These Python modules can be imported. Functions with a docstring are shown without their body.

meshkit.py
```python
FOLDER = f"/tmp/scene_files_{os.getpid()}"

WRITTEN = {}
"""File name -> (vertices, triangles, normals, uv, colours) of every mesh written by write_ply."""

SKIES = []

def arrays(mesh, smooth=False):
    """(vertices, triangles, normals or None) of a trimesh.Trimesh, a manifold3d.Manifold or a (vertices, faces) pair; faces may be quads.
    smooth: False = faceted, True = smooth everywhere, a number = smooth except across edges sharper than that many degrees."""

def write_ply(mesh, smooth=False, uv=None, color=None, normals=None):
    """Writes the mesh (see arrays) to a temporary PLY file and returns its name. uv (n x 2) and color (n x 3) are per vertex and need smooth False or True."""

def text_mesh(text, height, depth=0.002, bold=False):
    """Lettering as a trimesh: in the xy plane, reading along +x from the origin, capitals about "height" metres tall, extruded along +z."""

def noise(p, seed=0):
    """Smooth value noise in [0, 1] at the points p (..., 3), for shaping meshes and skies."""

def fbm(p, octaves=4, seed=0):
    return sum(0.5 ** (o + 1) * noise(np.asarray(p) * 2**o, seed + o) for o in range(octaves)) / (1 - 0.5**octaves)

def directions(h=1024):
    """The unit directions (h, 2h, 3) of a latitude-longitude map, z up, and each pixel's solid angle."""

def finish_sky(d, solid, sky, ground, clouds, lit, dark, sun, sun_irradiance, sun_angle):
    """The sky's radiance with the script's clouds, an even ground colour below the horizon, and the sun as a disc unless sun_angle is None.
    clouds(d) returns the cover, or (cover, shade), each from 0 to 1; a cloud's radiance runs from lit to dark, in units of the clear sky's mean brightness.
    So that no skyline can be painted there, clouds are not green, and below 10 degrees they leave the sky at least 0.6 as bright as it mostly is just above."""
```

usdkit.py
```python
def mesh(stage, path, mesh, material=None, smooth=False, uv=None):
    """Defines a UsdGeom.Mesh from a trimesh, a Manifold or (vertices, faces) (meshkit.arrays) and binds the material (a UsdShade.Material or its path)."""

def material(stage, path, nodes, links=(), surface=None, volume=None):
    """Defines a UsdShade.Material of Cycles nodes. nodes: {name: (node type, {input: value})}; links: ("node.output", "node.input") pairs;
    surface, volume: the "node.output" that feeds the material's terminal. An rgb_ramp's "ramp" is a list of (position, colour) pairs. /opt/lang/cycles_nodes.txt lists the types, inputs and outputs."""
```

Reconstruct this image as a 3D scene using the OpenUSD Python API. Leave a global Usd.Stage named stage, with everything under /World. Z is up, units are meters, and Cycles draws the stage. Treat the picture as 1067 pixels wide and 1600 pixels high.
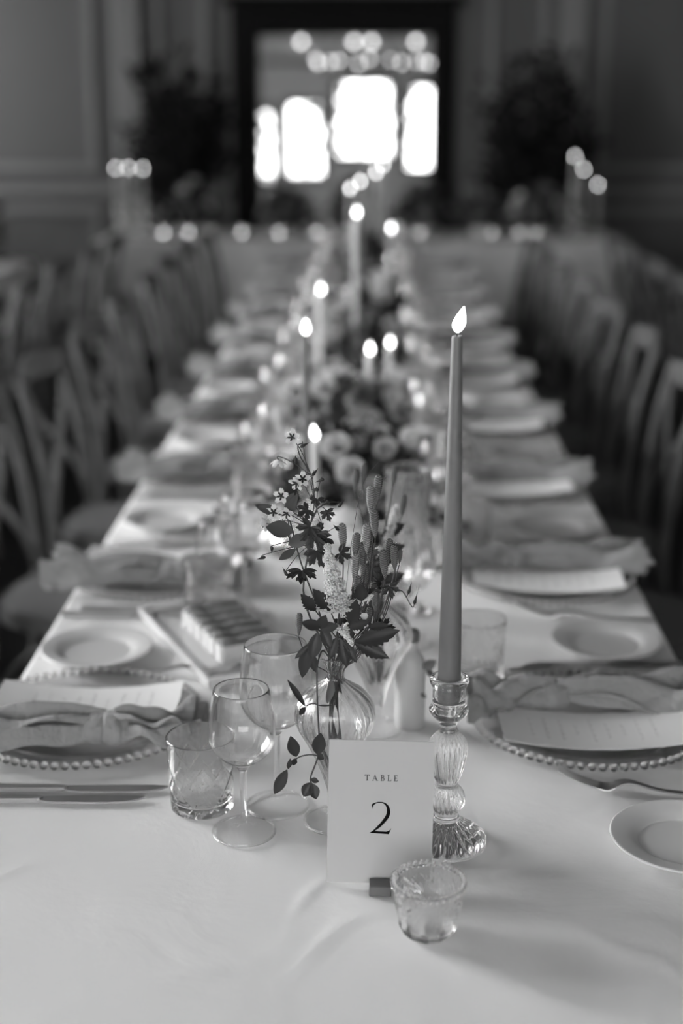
import math, random
import numpy as np, trimesh, manifold3d, usdkit, meshkit
from pxr import Usd, UsdGeom, UsdLux, UsdShade, Gf, Sdf, Vt
from shapely.geometry import Polygon, box as sbox
from shapely.ops import unary_union

PI = math.pi
stage = Usd.Stage.CreateInMemory()
UsdGeom.SetStageUpAxis(stage, 'Z'); UsdGeom.SetStageMetersPerUnit(stage, 1.0)
UsdGeom.Xform.Define(stage, '/World')
UsdGeom.Scope.Define(stage, '/World/Looks')
rng = random.Random(7); nrng = np.random.default_rng(7)

# ------------------------------------------------------------------ camera, light, exposure
cam = UsdGeom.Camera.Define(stage, '/World/camera')
cam.AddTranslateOp().Set(Gf.Vec3d(0.034, 0.0, 1.55))
cam.AddRotateXYZOp().Set(Gf.Vec3f(90 - 16.044, 0.0, 1.3406))
cam.CreateFocalLengthAttr(50.0); cam.CreateHorizontalApertureAttr(24.01)
cam.CreateFStopAttr(2.0); cam.CreateFocusDistanceAttr(1.56)
cam.CreateExposureAttr(0.62)
SKY = 1.9
WINDOW_LIGHT = 11.0
FLAME = 8.0

def window_daylight(name, x, y, z, w, h, rot, power):
    l = UsdLux.RectLight.Define(stage, '/World/' + name)
    l.CreateWidthAttr(w); l.CreateHeightAttr(h); l.CreateIntensityAttr(power)
    l.AddTranslateOp().Set(Gf.Vec3d(x, y, z)); l.AddRotateXYZOp().Set(Gf.Vec3f(*rot))

# ------------------------------------------------------------------ materials (the photograph is black and white: all greys)
def g3(v): return (v, v, v)
def mat(name, nodes, links=(), surface='p.BSDF'):
    return usdkit.material(stage, '/World/Looks/' + name, nodes, links, surface=surface)
def plain(name, base, rough=.6, bump=None, vary=None, **kw):
    nodes = {'p': ('principled_bsdf', {'base_color': g3(base), 'roughness': rough, **kw})}; links = []
    if vary:
        sc, lo, hi = vary
        nodes['tc'] = ('texture_coordinate', {}); nodes['n'] = ('noise_texture', {'scale': sc, 'detail': 4.0})
        nodes['r'] = ('rgb_ramp', {'ramp': [(.3, g3(lo)), (.7, g3(hi))]})
        links += [('tc.object', 'n.vector'), ('n.fac', 'r.fac'), ('r.color', 'p.base_color')]
    if bump:
        sc, st, di = bump
        nodes['tb'] = ('texture_coordinate', {}); nodes['nb'] = ('noise_texture', {'scale': sc, 'detail': 3.0})
        nodes['b'] = ('bump', {'strength': st, 'distance': di})
        links += [('tb.object', 'nb.vector'), ('nb.fac', 'b.height'), ('b.normal', 'p.normal')]
    return mat(name, nodes, links)
def glassmat(name, tint=1.0, clear=.3, ior=1.5):
    """solid glass; a share of plain transparency stands for the light that clear glass focuses onward"""
    return mat(name, {'p': ('principled_bsdf', {'base_color': g3(tint), 'roughness': 0.0, 'ior': ior, 'transmission_weight': 1.0}), 't': ('transparent_bsdf', {'color': g3(.97)}), 'm': ('mix_closure', {'fac': clear})},
               [('p.BSDF', 'm.closure1'), ('t.BSDF', 'm.closure2')], 'm.closure')
def panemat(name, tint, rough=.01, base=.045, power=4.0):
    """thin glass: see-through, with a reflection that grows towards grazing view"""
    return mat(name, {'t': ('transparent_bsdf', {'color': g3(tint)}), 'g': ('glossy_bsdf', {'color': g3(1), 'roughness': rough}), 'w': ('layer_weight', {'blend': .5}),
                      'pw': ('math', {'math_type': 'power', 'value2': power}), 'ml': ('math', {'math_type': 'multiply_add', 'value2': .9, 'value3': base}), 'm': ('mix_closure', {})},
               [('w.facing', 'pw.value1'), ('pw.value', 'ml.value1'), ('ml.value', 'm.fac'), ('t.BSDF', 'm.closure1'), ('g.BSDF', 'm.closure2')], 'm.closure')
def leafmat(name, base, trans, rough=.55):
    return mat(name, {'p': ('principled_bsdf', {'base_color': g3(base), 'roughness': rough, 'specular_ior_level': .35}), 't': ('translucent_bsdf', {'color': g3(trans)}),
                      'm': ('mix_closure', {'fac': .3})}, [('p.BSDF', 'm.closure1'), ('t.BSDF', 'm.closure2')], 'm.closure')

def clothmat(name, base):
    return mat(name, {'p': ('principled_bsdf', {'base_color': g3(base), 'roughness': .85, 'sheen_weight': .15}),
        'tc': ('texture_coordinate', {}), 'n1': ('noise_texture', {'scale': 900.0, 'detail': 2.0}), 'n2': ('noise_texture', {'scale': 7.0, 'detail': 5.0, 'roughness': .55, 'distortion': .6}),
        'b1': ('bump', {'strength': .25, 'distance': .0004}), 'b2': ('bump', {'strength': .45, 'distance': .006})},
        [('tc.object', 'n1.vector'), ('tc.object', 'n2.vector'), ('n2.fac', 'b2.height'), ('b2.normal', 'b1.normal'), ('n1.fac', 'b1.height'), ('b1.normal', 'p.normal')])
def seedmat(name, base):
    return mat(name, {'a': ('attribute', {'attribute': 'tone'}), 'x': ('vector_math', {'math_type': 'scale', 'scale': base}), 'p': ('principled_bsdf', {'roughness': .6})}, [('a.vector', 'x.vector1'), ('x.vector', 'p.base_color')])
K = dict(
    head_cloth=clothmat('grey_table_linen', .42),  # head table linen, a darker tone than the long table cloth
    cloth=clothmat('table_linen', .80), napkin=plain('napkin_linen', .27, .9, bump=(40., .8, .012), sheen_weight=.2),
    paper=plain('deckled_paper', .82, .8, bump=(120., .25, .0004)), card=plain('card_stock', .46, .7), ink=plain('printed_ink', .008, .9, specular_ior_level=0.0), faint_ink=plain('grey_ink', .42, .8),
    china=plain('white_china', .66, .22, specular_ior_level=.5), steel=plain('cutlery_steel', .62, .34, metallic=1.0),
    glass=glassmat('clear_glass', .99, .16), thin=panemat('blown_glass', .995, .01, .02, 6.0), bowl=glassmat('blown_bowl_glass', .995, .10), pressed=glassmat('pressed_glass', .985, .08), bead=glassmat('bead_glass', .66, .0), water=glassmat('vase_water', .99, .15, 1.33),
    charger=panemat('charger_glass', .86), pane=panemat('window_glass', .95),
    frosted=plain('frosted_bottle', .72, .35, transmission_weight=.35), cap=plain('bottle_cap', .16, .35), block=plain('block_paint', .13, .6), rod=plain('bright_rod', .75, .25, metallic=1.0),
    dark_wax=plain('grey_wax', .15, .42, subsurface_weight=.15, subsurface_radius=(.01, .01, .01)), pale_wax=plain('ivory_wax', .62, .42, subsurface_weight=.3, subsurface_radius=(.01, .01, .01)),
    mid_wax=plain('taupe_wax', .36, .42), wick=plain('burnt_wick', .01, .9),
    flame=mat('candle_flame', {'e': ('emission', {'color': g3(1), 'strength': FLAME})}, (), 'e.emission'),
    bulb=mat('lit_bulb', {'e': ('emission', {'color': g3(1), 'strength': 3.6})}, (), 'e.emission'),
    leaf=leafmat('dark_leaf', .048, .05, .42), midleaf=leafmat('mid_leaf', .10, .12), paleleaf=leafmat('pale_leaf', .2, .2), stem=plain('green_stem', .05, .5),
    petal=leafmat('white_petal', .84, .7, .6), rose=leafmat('rose_petal', .72, .55, .6), dusky=leafmat('dusky_petal', .28, .25, .6), darkflower=leafmat('dark_petal', .06, .05, .6),
    seed=seedmat('seed_scale', .13), seedpale=seedmat('seed_scale_pale', .22), plume=plain('plume_floret', .62, .8), eye=plain('dark_eye', .02, .8),
    crust=plain('bread_crust', .17, .7, vary=(30., .10, .30), bump=(50., .6, .004)), crumb=plain('bread_crumb', .66, .9, bump=(160., .7, .003)),
    wood=plain('limed_chair_wood', .08, .55, vary=(14., .055, .10), specular_ior_level=.3), rattan=plain('rattan_seat', .11, .7, bump=(300., .5, .002)),
    wall=plain('painted_panelling', .11, .75), trim=plain('painted_moulding', .2, .7), wall_dim=plain('side_wall_paint', .07, .8), dark_wood=plain('dark_stained_wood', .006, .75, specular_ior_level=.12), wall_dark=plain('shaded_side_panelling', .03, .8), floor=plain('dark_floor', .015, .6),  # wall_dark: right wall coloured darker to cut bounced light
    ceiling=plain('ceiling_paint', .11, .9), far_wall=plain('far_room_paint', .35, .9), far_dark=plain('far_room_mullion', .10, .7), shade_leaf=plain('evergreen_leaf', .012, .8, specular_ior_level=.1), iron=plain('dark_iron', .03, .5), urn=plain('dark_urn', .03, .6), lawn=plain('garden_ground', .10, .95),  # shade_leaf: leaf copy with the shade put into its colour
)

# ------------------------------------------------------------------ scene writing helpers
taken = {}
def numbered(parent, name):
    n = taken.get((parent, name), 0); taken[(parent, name)] = n + 1
    return f'{parent}/{name}' if n == 0 else f'{parent}/{name}_{n:03d}'
def path_of(parent): return '/World' if parent is None else str(parent.GetPath())
def tag(o, label=None, cat=None, group=None, kind=None):
    for k, v in (('label', label), ('category', cat), ('group', group), ('kind', kind)):
        if v: o.SetCustomDataByKey(k, v)
    return o
def put(name, mesh, m, parent=None, label=None, cat=None, group=None, kind=None, smooth=40, normals=None):
    p = numbered(path_of(parent), name)
    o = usdkit.mesh(stage, p, mesh, m, smooth=False if normals is not None else smooth)
    if normals is not None:
        o.CreateNormalsAttr(Vt.Vec3fArray.FromNumpy(np.asarray(normals, np.float32))); o.SetNormalsInterpolation('vertex')
    return tag(o.GetPrim(), label, cat, group, kind)
def place(x, loc, rotz=0, tilt=None, scale=None):
    x.AddTranslateOp().Set(Gf.Vec3d(*map(float, loc)))
    if tilt: x.AddRotateXYZOp().Set(Gf.Vec3f(float(tilt[0]), float(tilt[1]), float(rotz)))
    else: x.AddRotateZOp().Set(float(rotz))
    if scale: x.AddScaleOp().Set(Gf.Vec3f(scale, scale, scale))
def thing(name, label, cat, loc=(0, 0, 0), rotz=0, group=None, tilt=None, parent=None):
    x = UsdGeom.Xform.Define(stage, numbered(path_of(parent), name)); place(x, loc, rotz, tilt)
    return tag(x.GetPrim(), label, cat, group)
def dup(root, label, loc, rotz=0, group=None, tilt=None, scale=None):
    was = root.GetCustomData(); base = root.GetName().rstrip('0123456789').rstrip('_') if root.GetName()[-3:].isdigit() else root.GetName()
    x = UsdGeom.Xform.Define(stage, numbered('/World', base)); place(x, loc, rotz, tilt, scale)
    r = x.GetPrim(); r.GetReferences().AddInternalReference(root.GetPath()); r.SetInstanceable(True)
    g = group or was.get('group')
    return tag(r, label, was['category'], g)
ORD = ['nearest', 'second nearest', 'third nearest', 'fourth nearest', 'fifth nearest', 'sixth nearest', 'seventh nearest', 'eighth nearest', 'ninth nearest', 'farthest']

# ------------------------------------------------------------------ shapes
def cat(ms):
    v, f, n = [], [], 0
    for m in ms:
        if hasattr(m, 'vertices'): a, b = np.asarray(m.vertices), np.asarray(m.faces)
        else:
            a, b = np.asarray(m[0], float), np.asarray(m[1], int)
            if b.shape[1] == 4: b = np.vstack([b[:, [0, 1, 2]], b[:, [0, 2, 3]]])
        v.append(a); f.append(b + n); n += len(a)
    return np.vstack(v), np.vstack(f)
def move(m, t): return (np.asarray(m[0]) + np.asarray(t, float), m[1])
def scaled(m, s): return (np.asarray(m[0]) * np.asarray(s, float), m[1])
def rz(m, a):
    c, s = math.cos(a), math.sin(a); return (np.asarray(m[0]) @ np.array([[c, -s, 0], [s, c, 0], [0, 0, 1]]).T, m[1])
def rx(m, a):
    c, s = math.cos(a), math.sin(a); return (np.asarray(m[0]) @ np.array([[1, 0, 0], [0, c, -s], [0, s, c]]).T, m[1])
def ry(m, a):
    c, s = math.cos(a), math.sin(a); return (np.asarray(m[0]) @ np.array([[c, 0, s], [0, 1, 0], [-s, 0, c]]).T, m[1])
def unit(a): a = np.asarray(a, float); return a / (np.linalg.norm(a) + 1e-12)
def aim(m, origin, z, up=(0, 0, 1)):
    """turns local +z to z, local +y as near up as can be"""
    z = unit(z); u = np.asarray(up, float)
    if abs(z @ unit(u)) > .98: u = np.array([0, 1., 0]) if abs(z[1]) < .9 else np.array([1., 0, 0])
    x = unit(np.cross(u, z)); y = np.cross(z, x)
    return (np.asarray(m[0]) @ np.stack([x, y, z]) + np.asarray(origin, float), m[1])
def bx(x0, x1, y0, y1, z0, z1, c=0.0):
    if c <= 0:
        b = trimesh.creation.box((x1 - x0, y1 - y0, z1 - z0)); return (b.vertices + np.array([(x0 + x1) / 2, (y0 + y1) / 2, (z0 + z1) / 2]), b.faces)
    p = []
    for x, sx in ((x0, 1), (x1, -1)):
        for y, sy in ((y0, 1), (y1, -1)):
            for z, sz in ((z0, 1), (z1, -1)):
                p += [(x + sx * c, y + sy * c, z), (x + sx * c, y, z + sz * c), (x, y + sy * c, z + sz * c)]
    h = trimesh.convex.convex_hull(np.array(p)); return (np.array(h.vertices), np.array(h.faces))
def lathe(profile, n=48, fn=None):
    """closed or open profile [(r, z)], turned about z; fn(theta, r, z, i) may change r. Poles where r = 0."""
    P = np.array(profile, float); th = np.arange(n) * 2 * PI / n
    T, R = np.meshgrid(th, P[:, 0]); Z = np.repeat(P[:, 1:2], n, 1); I = np.repeat(np.arange(len(P))[:, None], n, 1)
    if fn is not None:
        o = fn(T, R, Z, I)
        R, Z = o if isinstance(o, tuple) else (o, Z)
    v = np.stack([R * np.cos(T), R * np.sin(T), Z], -1).reshape(-1, 3)
    i, j = np.meshgrid(np.arange(len(P) - 1), np.arange(n), indexing='ij')
    a, b, c, d = i * n + j, i * n + (j + 1) % n, (i + 1) * n + (j + 1) % n, (i + 1) * n + j
    return v, np.vstack([np.stack([a, b, c], -1).reshape(-1, 3), np.stack([a, c, d], -1).reshape(-1, 3)]), np.concatenate([i.ravel(), i.ravel()])
def smoothcurve(P, k=4, closed=False):
    """Catmull-Rom through the points"""
    P = np.asarray(P, float); n = len(P); out = []
    for i in range(n if closed else n - 1):
        g = lambda j: P[j % n] if closed else P[min(max(j, 0), n - 1)]
        p0, p1, p2, p3 = g(i - 1), g(i), g(i + 1), g(i + 2)
        for t in np.arange(k) / k:
            out.append(.5 * (2 * p1 + (p2 - p0) * t + (2 * p0 - 5 * p1 + 4 * p2 - p3) * t * t + (3 * p1 - p0 - 3 * p2 + p3) * t ** 3))
    if not closed: out.append(P[-1])
    return np.array(out)
def weld(m):
    t = trimesh.Trimesh(np.asarray(m[0]), np.asarray(m[1]), process=False); t.merge_vertices(digits_vertex=7)
    t.update_faces(t.nondegenerate_faces()); return np.array(t.vertices), np.array(t.faces)
def tube(points, radii, sides=8, caps=True):
    p = np.asarray(points, float); r = np.broadcast_to(np.asarray(radii, float), (len(p),))
    t = np.gradient(p, axis=0); t /= np.linalg.norm(t, axis=1, keepdims=True) + 1e-12
    a = np.zeros_like(p); u = np.array([0, 0, 1.]) if abs(t[0][2]) < .9 else np.array([1., 0, 0])
    for i in range(len(p)):
        a[i] = unit(u - t[i] * (u @ t[i])); u = a[i]
    b = np.cross(t, a); ang = np.arange(sides) * 2 * PI / sides
    v = p[:, None] + r[:, None, None] * (np.cos(ang)[None, :, None] * a[:, None] + np.sin(ang)[None, :, None] * b[:, None])
    i, j = np.meshgrid(np.arange(len(p) - 1), np.arange(sides), indexing='ij')
    q = np.stack([i * sides + j, i * sides + (j + 1) % sides, (i + 1) * sides + (j + 1) % sides, (i + 1) * sides + j], -1).reshape(-1, 4)
    f = np.vstack([q[:, [0, 1, 2]], q[:, [0, 2, 3]]]); v = v.reshape(-1, 3)
    if caps:
        n = len(v); v = np.vstack([v, p[0], p[-1]]); k = np.arange(sides); e = (len(p) - 1) * sides
        f = np.vstack([f, np.stack([np.full(sides, n), (k + 1) % sides, k], 1), np.stack([np.full(sides, n + 1), e + k, e + (k + 1) % sides], 1)])
    return v, f
def bar(points, w, h, up=(0, 0, 1)):
    """a rectangular section swept along points: w sideways, h along up"""
    p = np.asarray(points, float); t = np.gradient(p, axis=0); t /= np.linalg.norm(t, axis=1, keepdims=True)
    w = np.broadcast_to(w, (len(p),)); h = np.broadcast_to(h, (len(p),)); up = np.asarray(up, float)
    s = np.cross(t, up); s /= np.linalg.norm(s, axis=1, keepdims=True); u = np.cross(s, t); c = .22
    prof = [(-.5 + c * .5, -.5), (.5 - c * .5, -.5), (.5, -.5 + c), (.5, .5 - c), (.5 - c * .5, .5), (-.5 + c * .5, .5), (-.5, .5 - c), (-.5, -.5 + c)]
    v = np.stack([p + s * (a * w)[:, None] + u * (b * h)[:, None] for a, b in prof], 1); n = len(prof)
    i, j = np.meshgrid(np.arange(len(p) - 1), np.arange(n), indexing='ij')
    q = np.stack([i * n + j, i * n + (j + 1) % n, (i + 1) * n + (j + 1) % n, (i + 1) * n + j], -1).reshape(-1, 4)
    f = np.vstack([q[:, [0, 1, 2]], q[:, [0, 2, 3]]]); e = (len(p) - 1) * n
    f = np.vstack([f, [[0, k + 1, k] for k in range(1, n - 1)], [[e, e + k, e + k + 1] for k in range(1, n - 1)]])
    return v.reshape(-1, 3), f
def grid_faces(a, b, closed_b=False):
    i, j = np.meshgrid(np.arange(a - 1), np.arange(b if closed_b else b - 1), indexing='ij')
    q = np.stack([i * b + j, i * b + (j + 1) % b, (i + 1) * b + (j + 1) % b, (i + 1) * b + j], -1).reshape(-1, 4)
    return np.vstack([q[:, [0, 1, 2]], q[:, [0, 2, 3]]])
def sheet(P, th=.001):
    """a grid of points (a, b, 3) given a thickness"""
    a, b = P.shape[:2]; du = np.gradient(P, axis=0); dv = np.gradient(P, axis=1); n = np.cross(du, dv); n /= np.linalg.norm(n, axis=2, keepdims=True) + 1e-12
    top, bot = P + n * th / 2, P - n * th / 2; f = grid_faces(a, b); N = a * b
    ring = list(range(b)) + [i * b + b - 1 for i in range(1, a)] + [(a - 1) * b + j for j in range(b - 2, -1, -1)] + [i * b for i in range(a - 2, 0, -1)]
    rim = []
    for x, y in zip(ring, ring[1:] + ring[:1]): rim += [[x, x + N, y + N], [x, y + N, y]]
    return np.vstack([top.reshape(-1, 3), bot.reshape(-1, 3)]), np.vstack([f, f[:, ::-1] + N, rim])
def ball(r=1.0, sub=2): s = trimesh.creation.icosphere(subdivisions=sub, radius=r); return (np.array(s.vertices), np.array(s.faces))
def extrude(poly, h):
    ms = [trimesh.creation.extrude_polygon(g, h, engine='earcut') for g in getattr(poly, 'geoms', [poly])]
    return cat(ms)
def flame_mesh(h=.026, r=.0062, lean=0.0):
    pr = [(0, 0), (.45, .06), (.82, .18), (1, .32), (.93, .46), (.72, .62), (.45, .78), (.2, .91), (0, 1)]
    v, f, _ = lathe(smoothcurve([(a * r, b * h) for a, b in pr], 2), 14); v = v.copy(); v[:, 0] += lean * (v[:, 2] / h) ** 1.5; return weld((v, f))

# ------------------------------------------------------------------ the room
XL, XR, YB, YF, ZC = -3.7, 3.7, -3.2, 11.0, 3.7
S = lambda name, mesh, m, parent=None: put(name, mesh, m, parent, kind=None if parent else 'structure', smooth=False)
S('floor', bx(XL - .2, XR + .2, YB - .2, YF + .2, -.12, 0), K['floor'])
S('ceiling', bx(XL - .2, XR + .2, YB - .2, YF + .2, ZC, ZC + .12), K['ceiling'])
def wall_x(x0, x1, holes, y0=YB - .2, y1=YF + .2, z1=ZC):
    ms, at = [], y0
    for a, b, lo, hi, *_ in holes:
        ms += [bx(x0, x1, at, a, 0, z1), bx(x0, x1, a, b, 0, lo), bx(x0, x1, a, b, hi, z1)]; at = b
    return cat(ms + [bx(x0, x1, at, y1, 0, z1)])
LEFTWIN = [(-2.4, -1.0, .7, 3.1, .3), (2.0, 5.0, .7, 3.1, 1.08), (9.5, 10.7, .7, 3.1, .09)]
RIGHTWIN = []
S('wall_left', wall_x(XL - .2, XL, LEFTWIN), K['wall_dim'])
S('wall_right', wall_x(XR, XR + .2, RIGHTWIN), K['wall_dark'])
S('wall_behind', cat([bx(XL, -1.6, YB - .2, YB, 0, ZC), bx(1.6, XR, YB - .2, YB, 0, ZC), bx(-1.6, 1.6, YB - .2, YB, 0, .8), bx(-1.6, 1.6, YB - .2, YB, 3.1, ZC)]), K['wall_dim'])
wn = 0
def window(cx, cy, w, z0, z1, along, cols, rows, m=None):
    """a sash with glazing bars: along 'y' for the side walls, 'x' for the end walls"""
    global wn; wn += 1
    t = UsdGeom.Xform.Define(stage, f'/World/window_{wn}'); place(t, (cx, cy, 0), 0 if along == 'x' else 90); p = tag(t.GetPrim(), kind='structure')
    m = m or K['trim']; h = w / 2
    put('window_frame', cat([bx(-h, -h + .07, -.05, .05, z0, z1), bx(h - .07, h, -.05, .05, z0, z1), bx(-h, h, -.05, .05, z1 - .07, z1), bx(-h, h, -.05, .05, z0, z0 + .08)]), m, p, smooth=False)
    for i in range(1, cols): x = -h + w * i / cols; put('glazing_bar', bx(x - .018, x + .018, -.03, .03, z0 + .08, z1 - .07), m, p, smooth=False)
    for k in range(1, rows): z = z0 + (z1 - z0) * k / rows; put('glazing_bar', bx(-h + .07, h - .07, -.025, .025, z - .018, z + .018), m, p, smooth=False)
    put('pane', bx(-h + .06, h - .06, -.004, .004, z0 + .07, z1 - .06), K['pane'], p, smooth=False)
for i, (a, b, lo, hi, share) in enumerate(LEFTWIN):
    window(XL - .1, (a + b) / 2, b - a, lo, hi, 'y', 3, 4)
    window_daylight(f'window_daylight_left_{i}', XL - .32, (a + b) / 2, (lo + hi) / 2, b - a, hi - lo, (0, -90, 0), WINDOW_LIGHT * share)
for i, (a, b, lo, hi) in enumerate(RIGHTWIN):
    window(XR + .1, (a + b) / 2, b - a, lo, hi, 'y', 3, 4)
window(0, YB - .1, 3.2, .8, 3.1, 'x', 5, 4)  # unseen window, added behind the camera for front fill
window_daylight('window_daylight_behind', 0, YB - .32, 1.95, 3.2, 2.3, (90, 0, 180), WINDOW_LIGHT * .13)  # added fill light for surfaces facing the camera
dome = UsdLux.DomeLight.Define(stage, '/World/overcast_sky'); dome.CreateIntensityAttr(SKY); dome.CreateColorAttr(Gf.Vec3f(1, 1, 1))

# the end wall with the doorway to the next room
DX0, DX1, DZ = -.84, .445, 2.03
S('wall_end', cat([bx(XL, DX0 - .06, YF, YF + .2, 0, ZC), bx(DX1 + .06, XR, YF, YF + .2, 0, ZC), bx(DX0 - .06, DX1 + .06, YF, YF + .2, DZ + .06, ZC)]), K['wall'])
d = tag(UsdGeom.Xform.Define(stage, '/World/door_1').GetPrim(), kind='structure')
for a, b in ((DX0 - .19, DX0), (DX1, DX1 + .17)): put('door_jamb', bx(a, b, YF - .06, YF + .24, 0, DZ + .02, .012), K['dark_wood'], d, smooth=False)
put('door_head', bx(DX0 - .19, DX1 + .17, YF - .06, YF + .24, DZ, DZ + .2, .012), K['dark_wood'], d, smooth=False)
put('door_cornice', bx(DX0 - .25, DX1 + .23, YF - .11, YF, DZ + .2, DZ + .27, .012), K['dark_wood'], d, smooth=False)
tn = 0
def trim(mesh, m=None):
    global tn; tn += 1; S(f'trim_{tn}', mesh, m or K['trim'])
def frame(x0, x1, z0, z1, y, w=.06, dpt=.03):
    return cat([bx(x0, x1, y - dpt, y, z0, z0 + w, .008), bx(x0, x1, y - dpt, y, z1 - w, z1, .008), bx(x0, x0 + w, y - dpt, y, z0 + w, z1 - w, .008), bx(x1 - w, x1, y - dpt, y, z0 + w, z1 - w, .008)])
for a, b in ((-3.6, -2.05), (-1.6, -1.2), (.85, 1.3), (1.68, 3.6)):
    trim(frame(a, b, 1.05, 3.3, YF)); trim(frame(a, b, .25, .8, YF))
for x in (-1.80, 1.47):       # pilasters
    trim(cat([bx(x - .1, x + .1, YF - .07, YF, .24, 3.2, .01), bx(x - .14, x + .14, YF - .1, YF, 0, .24, .01), bx(x - .14, x + .14, YF - .1, YF, 3.2, 3.36, .01)]))
trim(cat([bx(XL, DX0 - .25, YF - .035, YF, .88, .95, .008), bx(DX1 + .23, XR, YF - .035, YF, .88, .95, .008)]))
trim(cat([bx(XL, XR, YF - .14, YF, ZC - .14, ZC, .02)]))
S('baseboard_end', cat([bx(XL, DX0 - .2, YF - .025, YF, 0, .18, .006), bx(DX1 + .18, XR, YF - .025, YF, 0, .18, .006)]), K['trim'])

# the next room
S('floor_next_room', bx(-4, 4, YF + .2, 19.2, -.12, 0), K['floor'])
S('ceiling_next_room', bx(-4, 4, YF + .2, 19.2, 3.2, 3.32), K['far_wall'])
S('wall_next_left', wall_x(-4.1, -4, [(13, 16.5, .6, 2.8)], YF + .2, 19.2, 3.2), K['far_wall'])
window(-4.05, 14.75, 3.5, .6, 2.8, 'y', 4, 2)  # unseen window, added to go with the fill light
window_daylight('window_daylight_next_room', -4.25, 14.75, 1.7, 3.5, 2.2, (0, -90, 0), WINDOW_LIGHT * .3)  # added fill light that brightens the next room
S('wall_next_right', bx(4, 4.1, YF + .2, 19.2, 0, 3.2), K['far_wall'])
FW = [(-3.3, -1.75), (-1.52, -1.24), (-1.16, -.60), (-.53, .29), (.39, .80), (1.2, 2.8)]; FZ = [(.5, 1.85), (.5, 1.55), (.55, 1.60), (.82, 1.86), (.66, 1.80), (.5, 1.85)]
ms, at = [], -4.0
for (a, b), (lo, hi) in zip(FW, FZ): ms += [bx(at, a, 19, 19.2, 0, 3.2), bx(a, b, 19, 19.2, 0, lo), bx(a, b, 19, 19.2, hi, 3.2)]; at = b
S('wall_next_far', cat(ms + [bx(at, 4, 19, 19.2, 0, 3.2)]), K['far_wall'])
for (a, b), (lo, hi) in zip(FW, FZ): window((a + b) / 2, 19.1, b - a, lo, hi, 'x', 1 if b - a < .5 else 2, 1, K['far_dark'])
trim(bx(-4, 4, 18.9, 19, 2.02, 2.10, .01), K['far_dark'])
S('ground_outside', bx(-14, 14, 19.25, 40, -.4, -.3), K['lawn'])
for x, lab in ((-.92, 'leftmost'), (-.25, 'second from left'), (-.03, 'third from left'), (.533, 'rightmost')):
    t = thing('wall_light', f'small lit globe light on the wall beyond the doorway, {lab}', 'light', (x, 18.93, 2.296))
    put('bracket', cat([tube([(0, .06, -.06), (0, .03, -.06), (0, 0, -.04)], .008, 6)]), K['iron'], t); put('globe', ball(.034, 2), K['bulb'], t)
t = thing('chandelier', 'ring chandelier with lit candle bulbs hanging in the room beyond the doorway', 'chandelier', (-.01, 16, 1.90))
ringp = [(.62 * math.cos(a), .24 * math.sin(a), 0) for a in np.linspace(0, 2 * PI, 41)]
put('ring', tube(ringp, .012, 6, False), K['iron'], t)
put('rod', cat([tube([(0, 0, 1.3), (0, 0, .6)], .012, 6)] + [tube([(0, 0, .6), (.62 * math.cos(a), .24 * math.sin(a), 0)], .005, 5) for a in np.arange(4) * PI / 2 + .4]), K['iron'], t)
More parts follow.
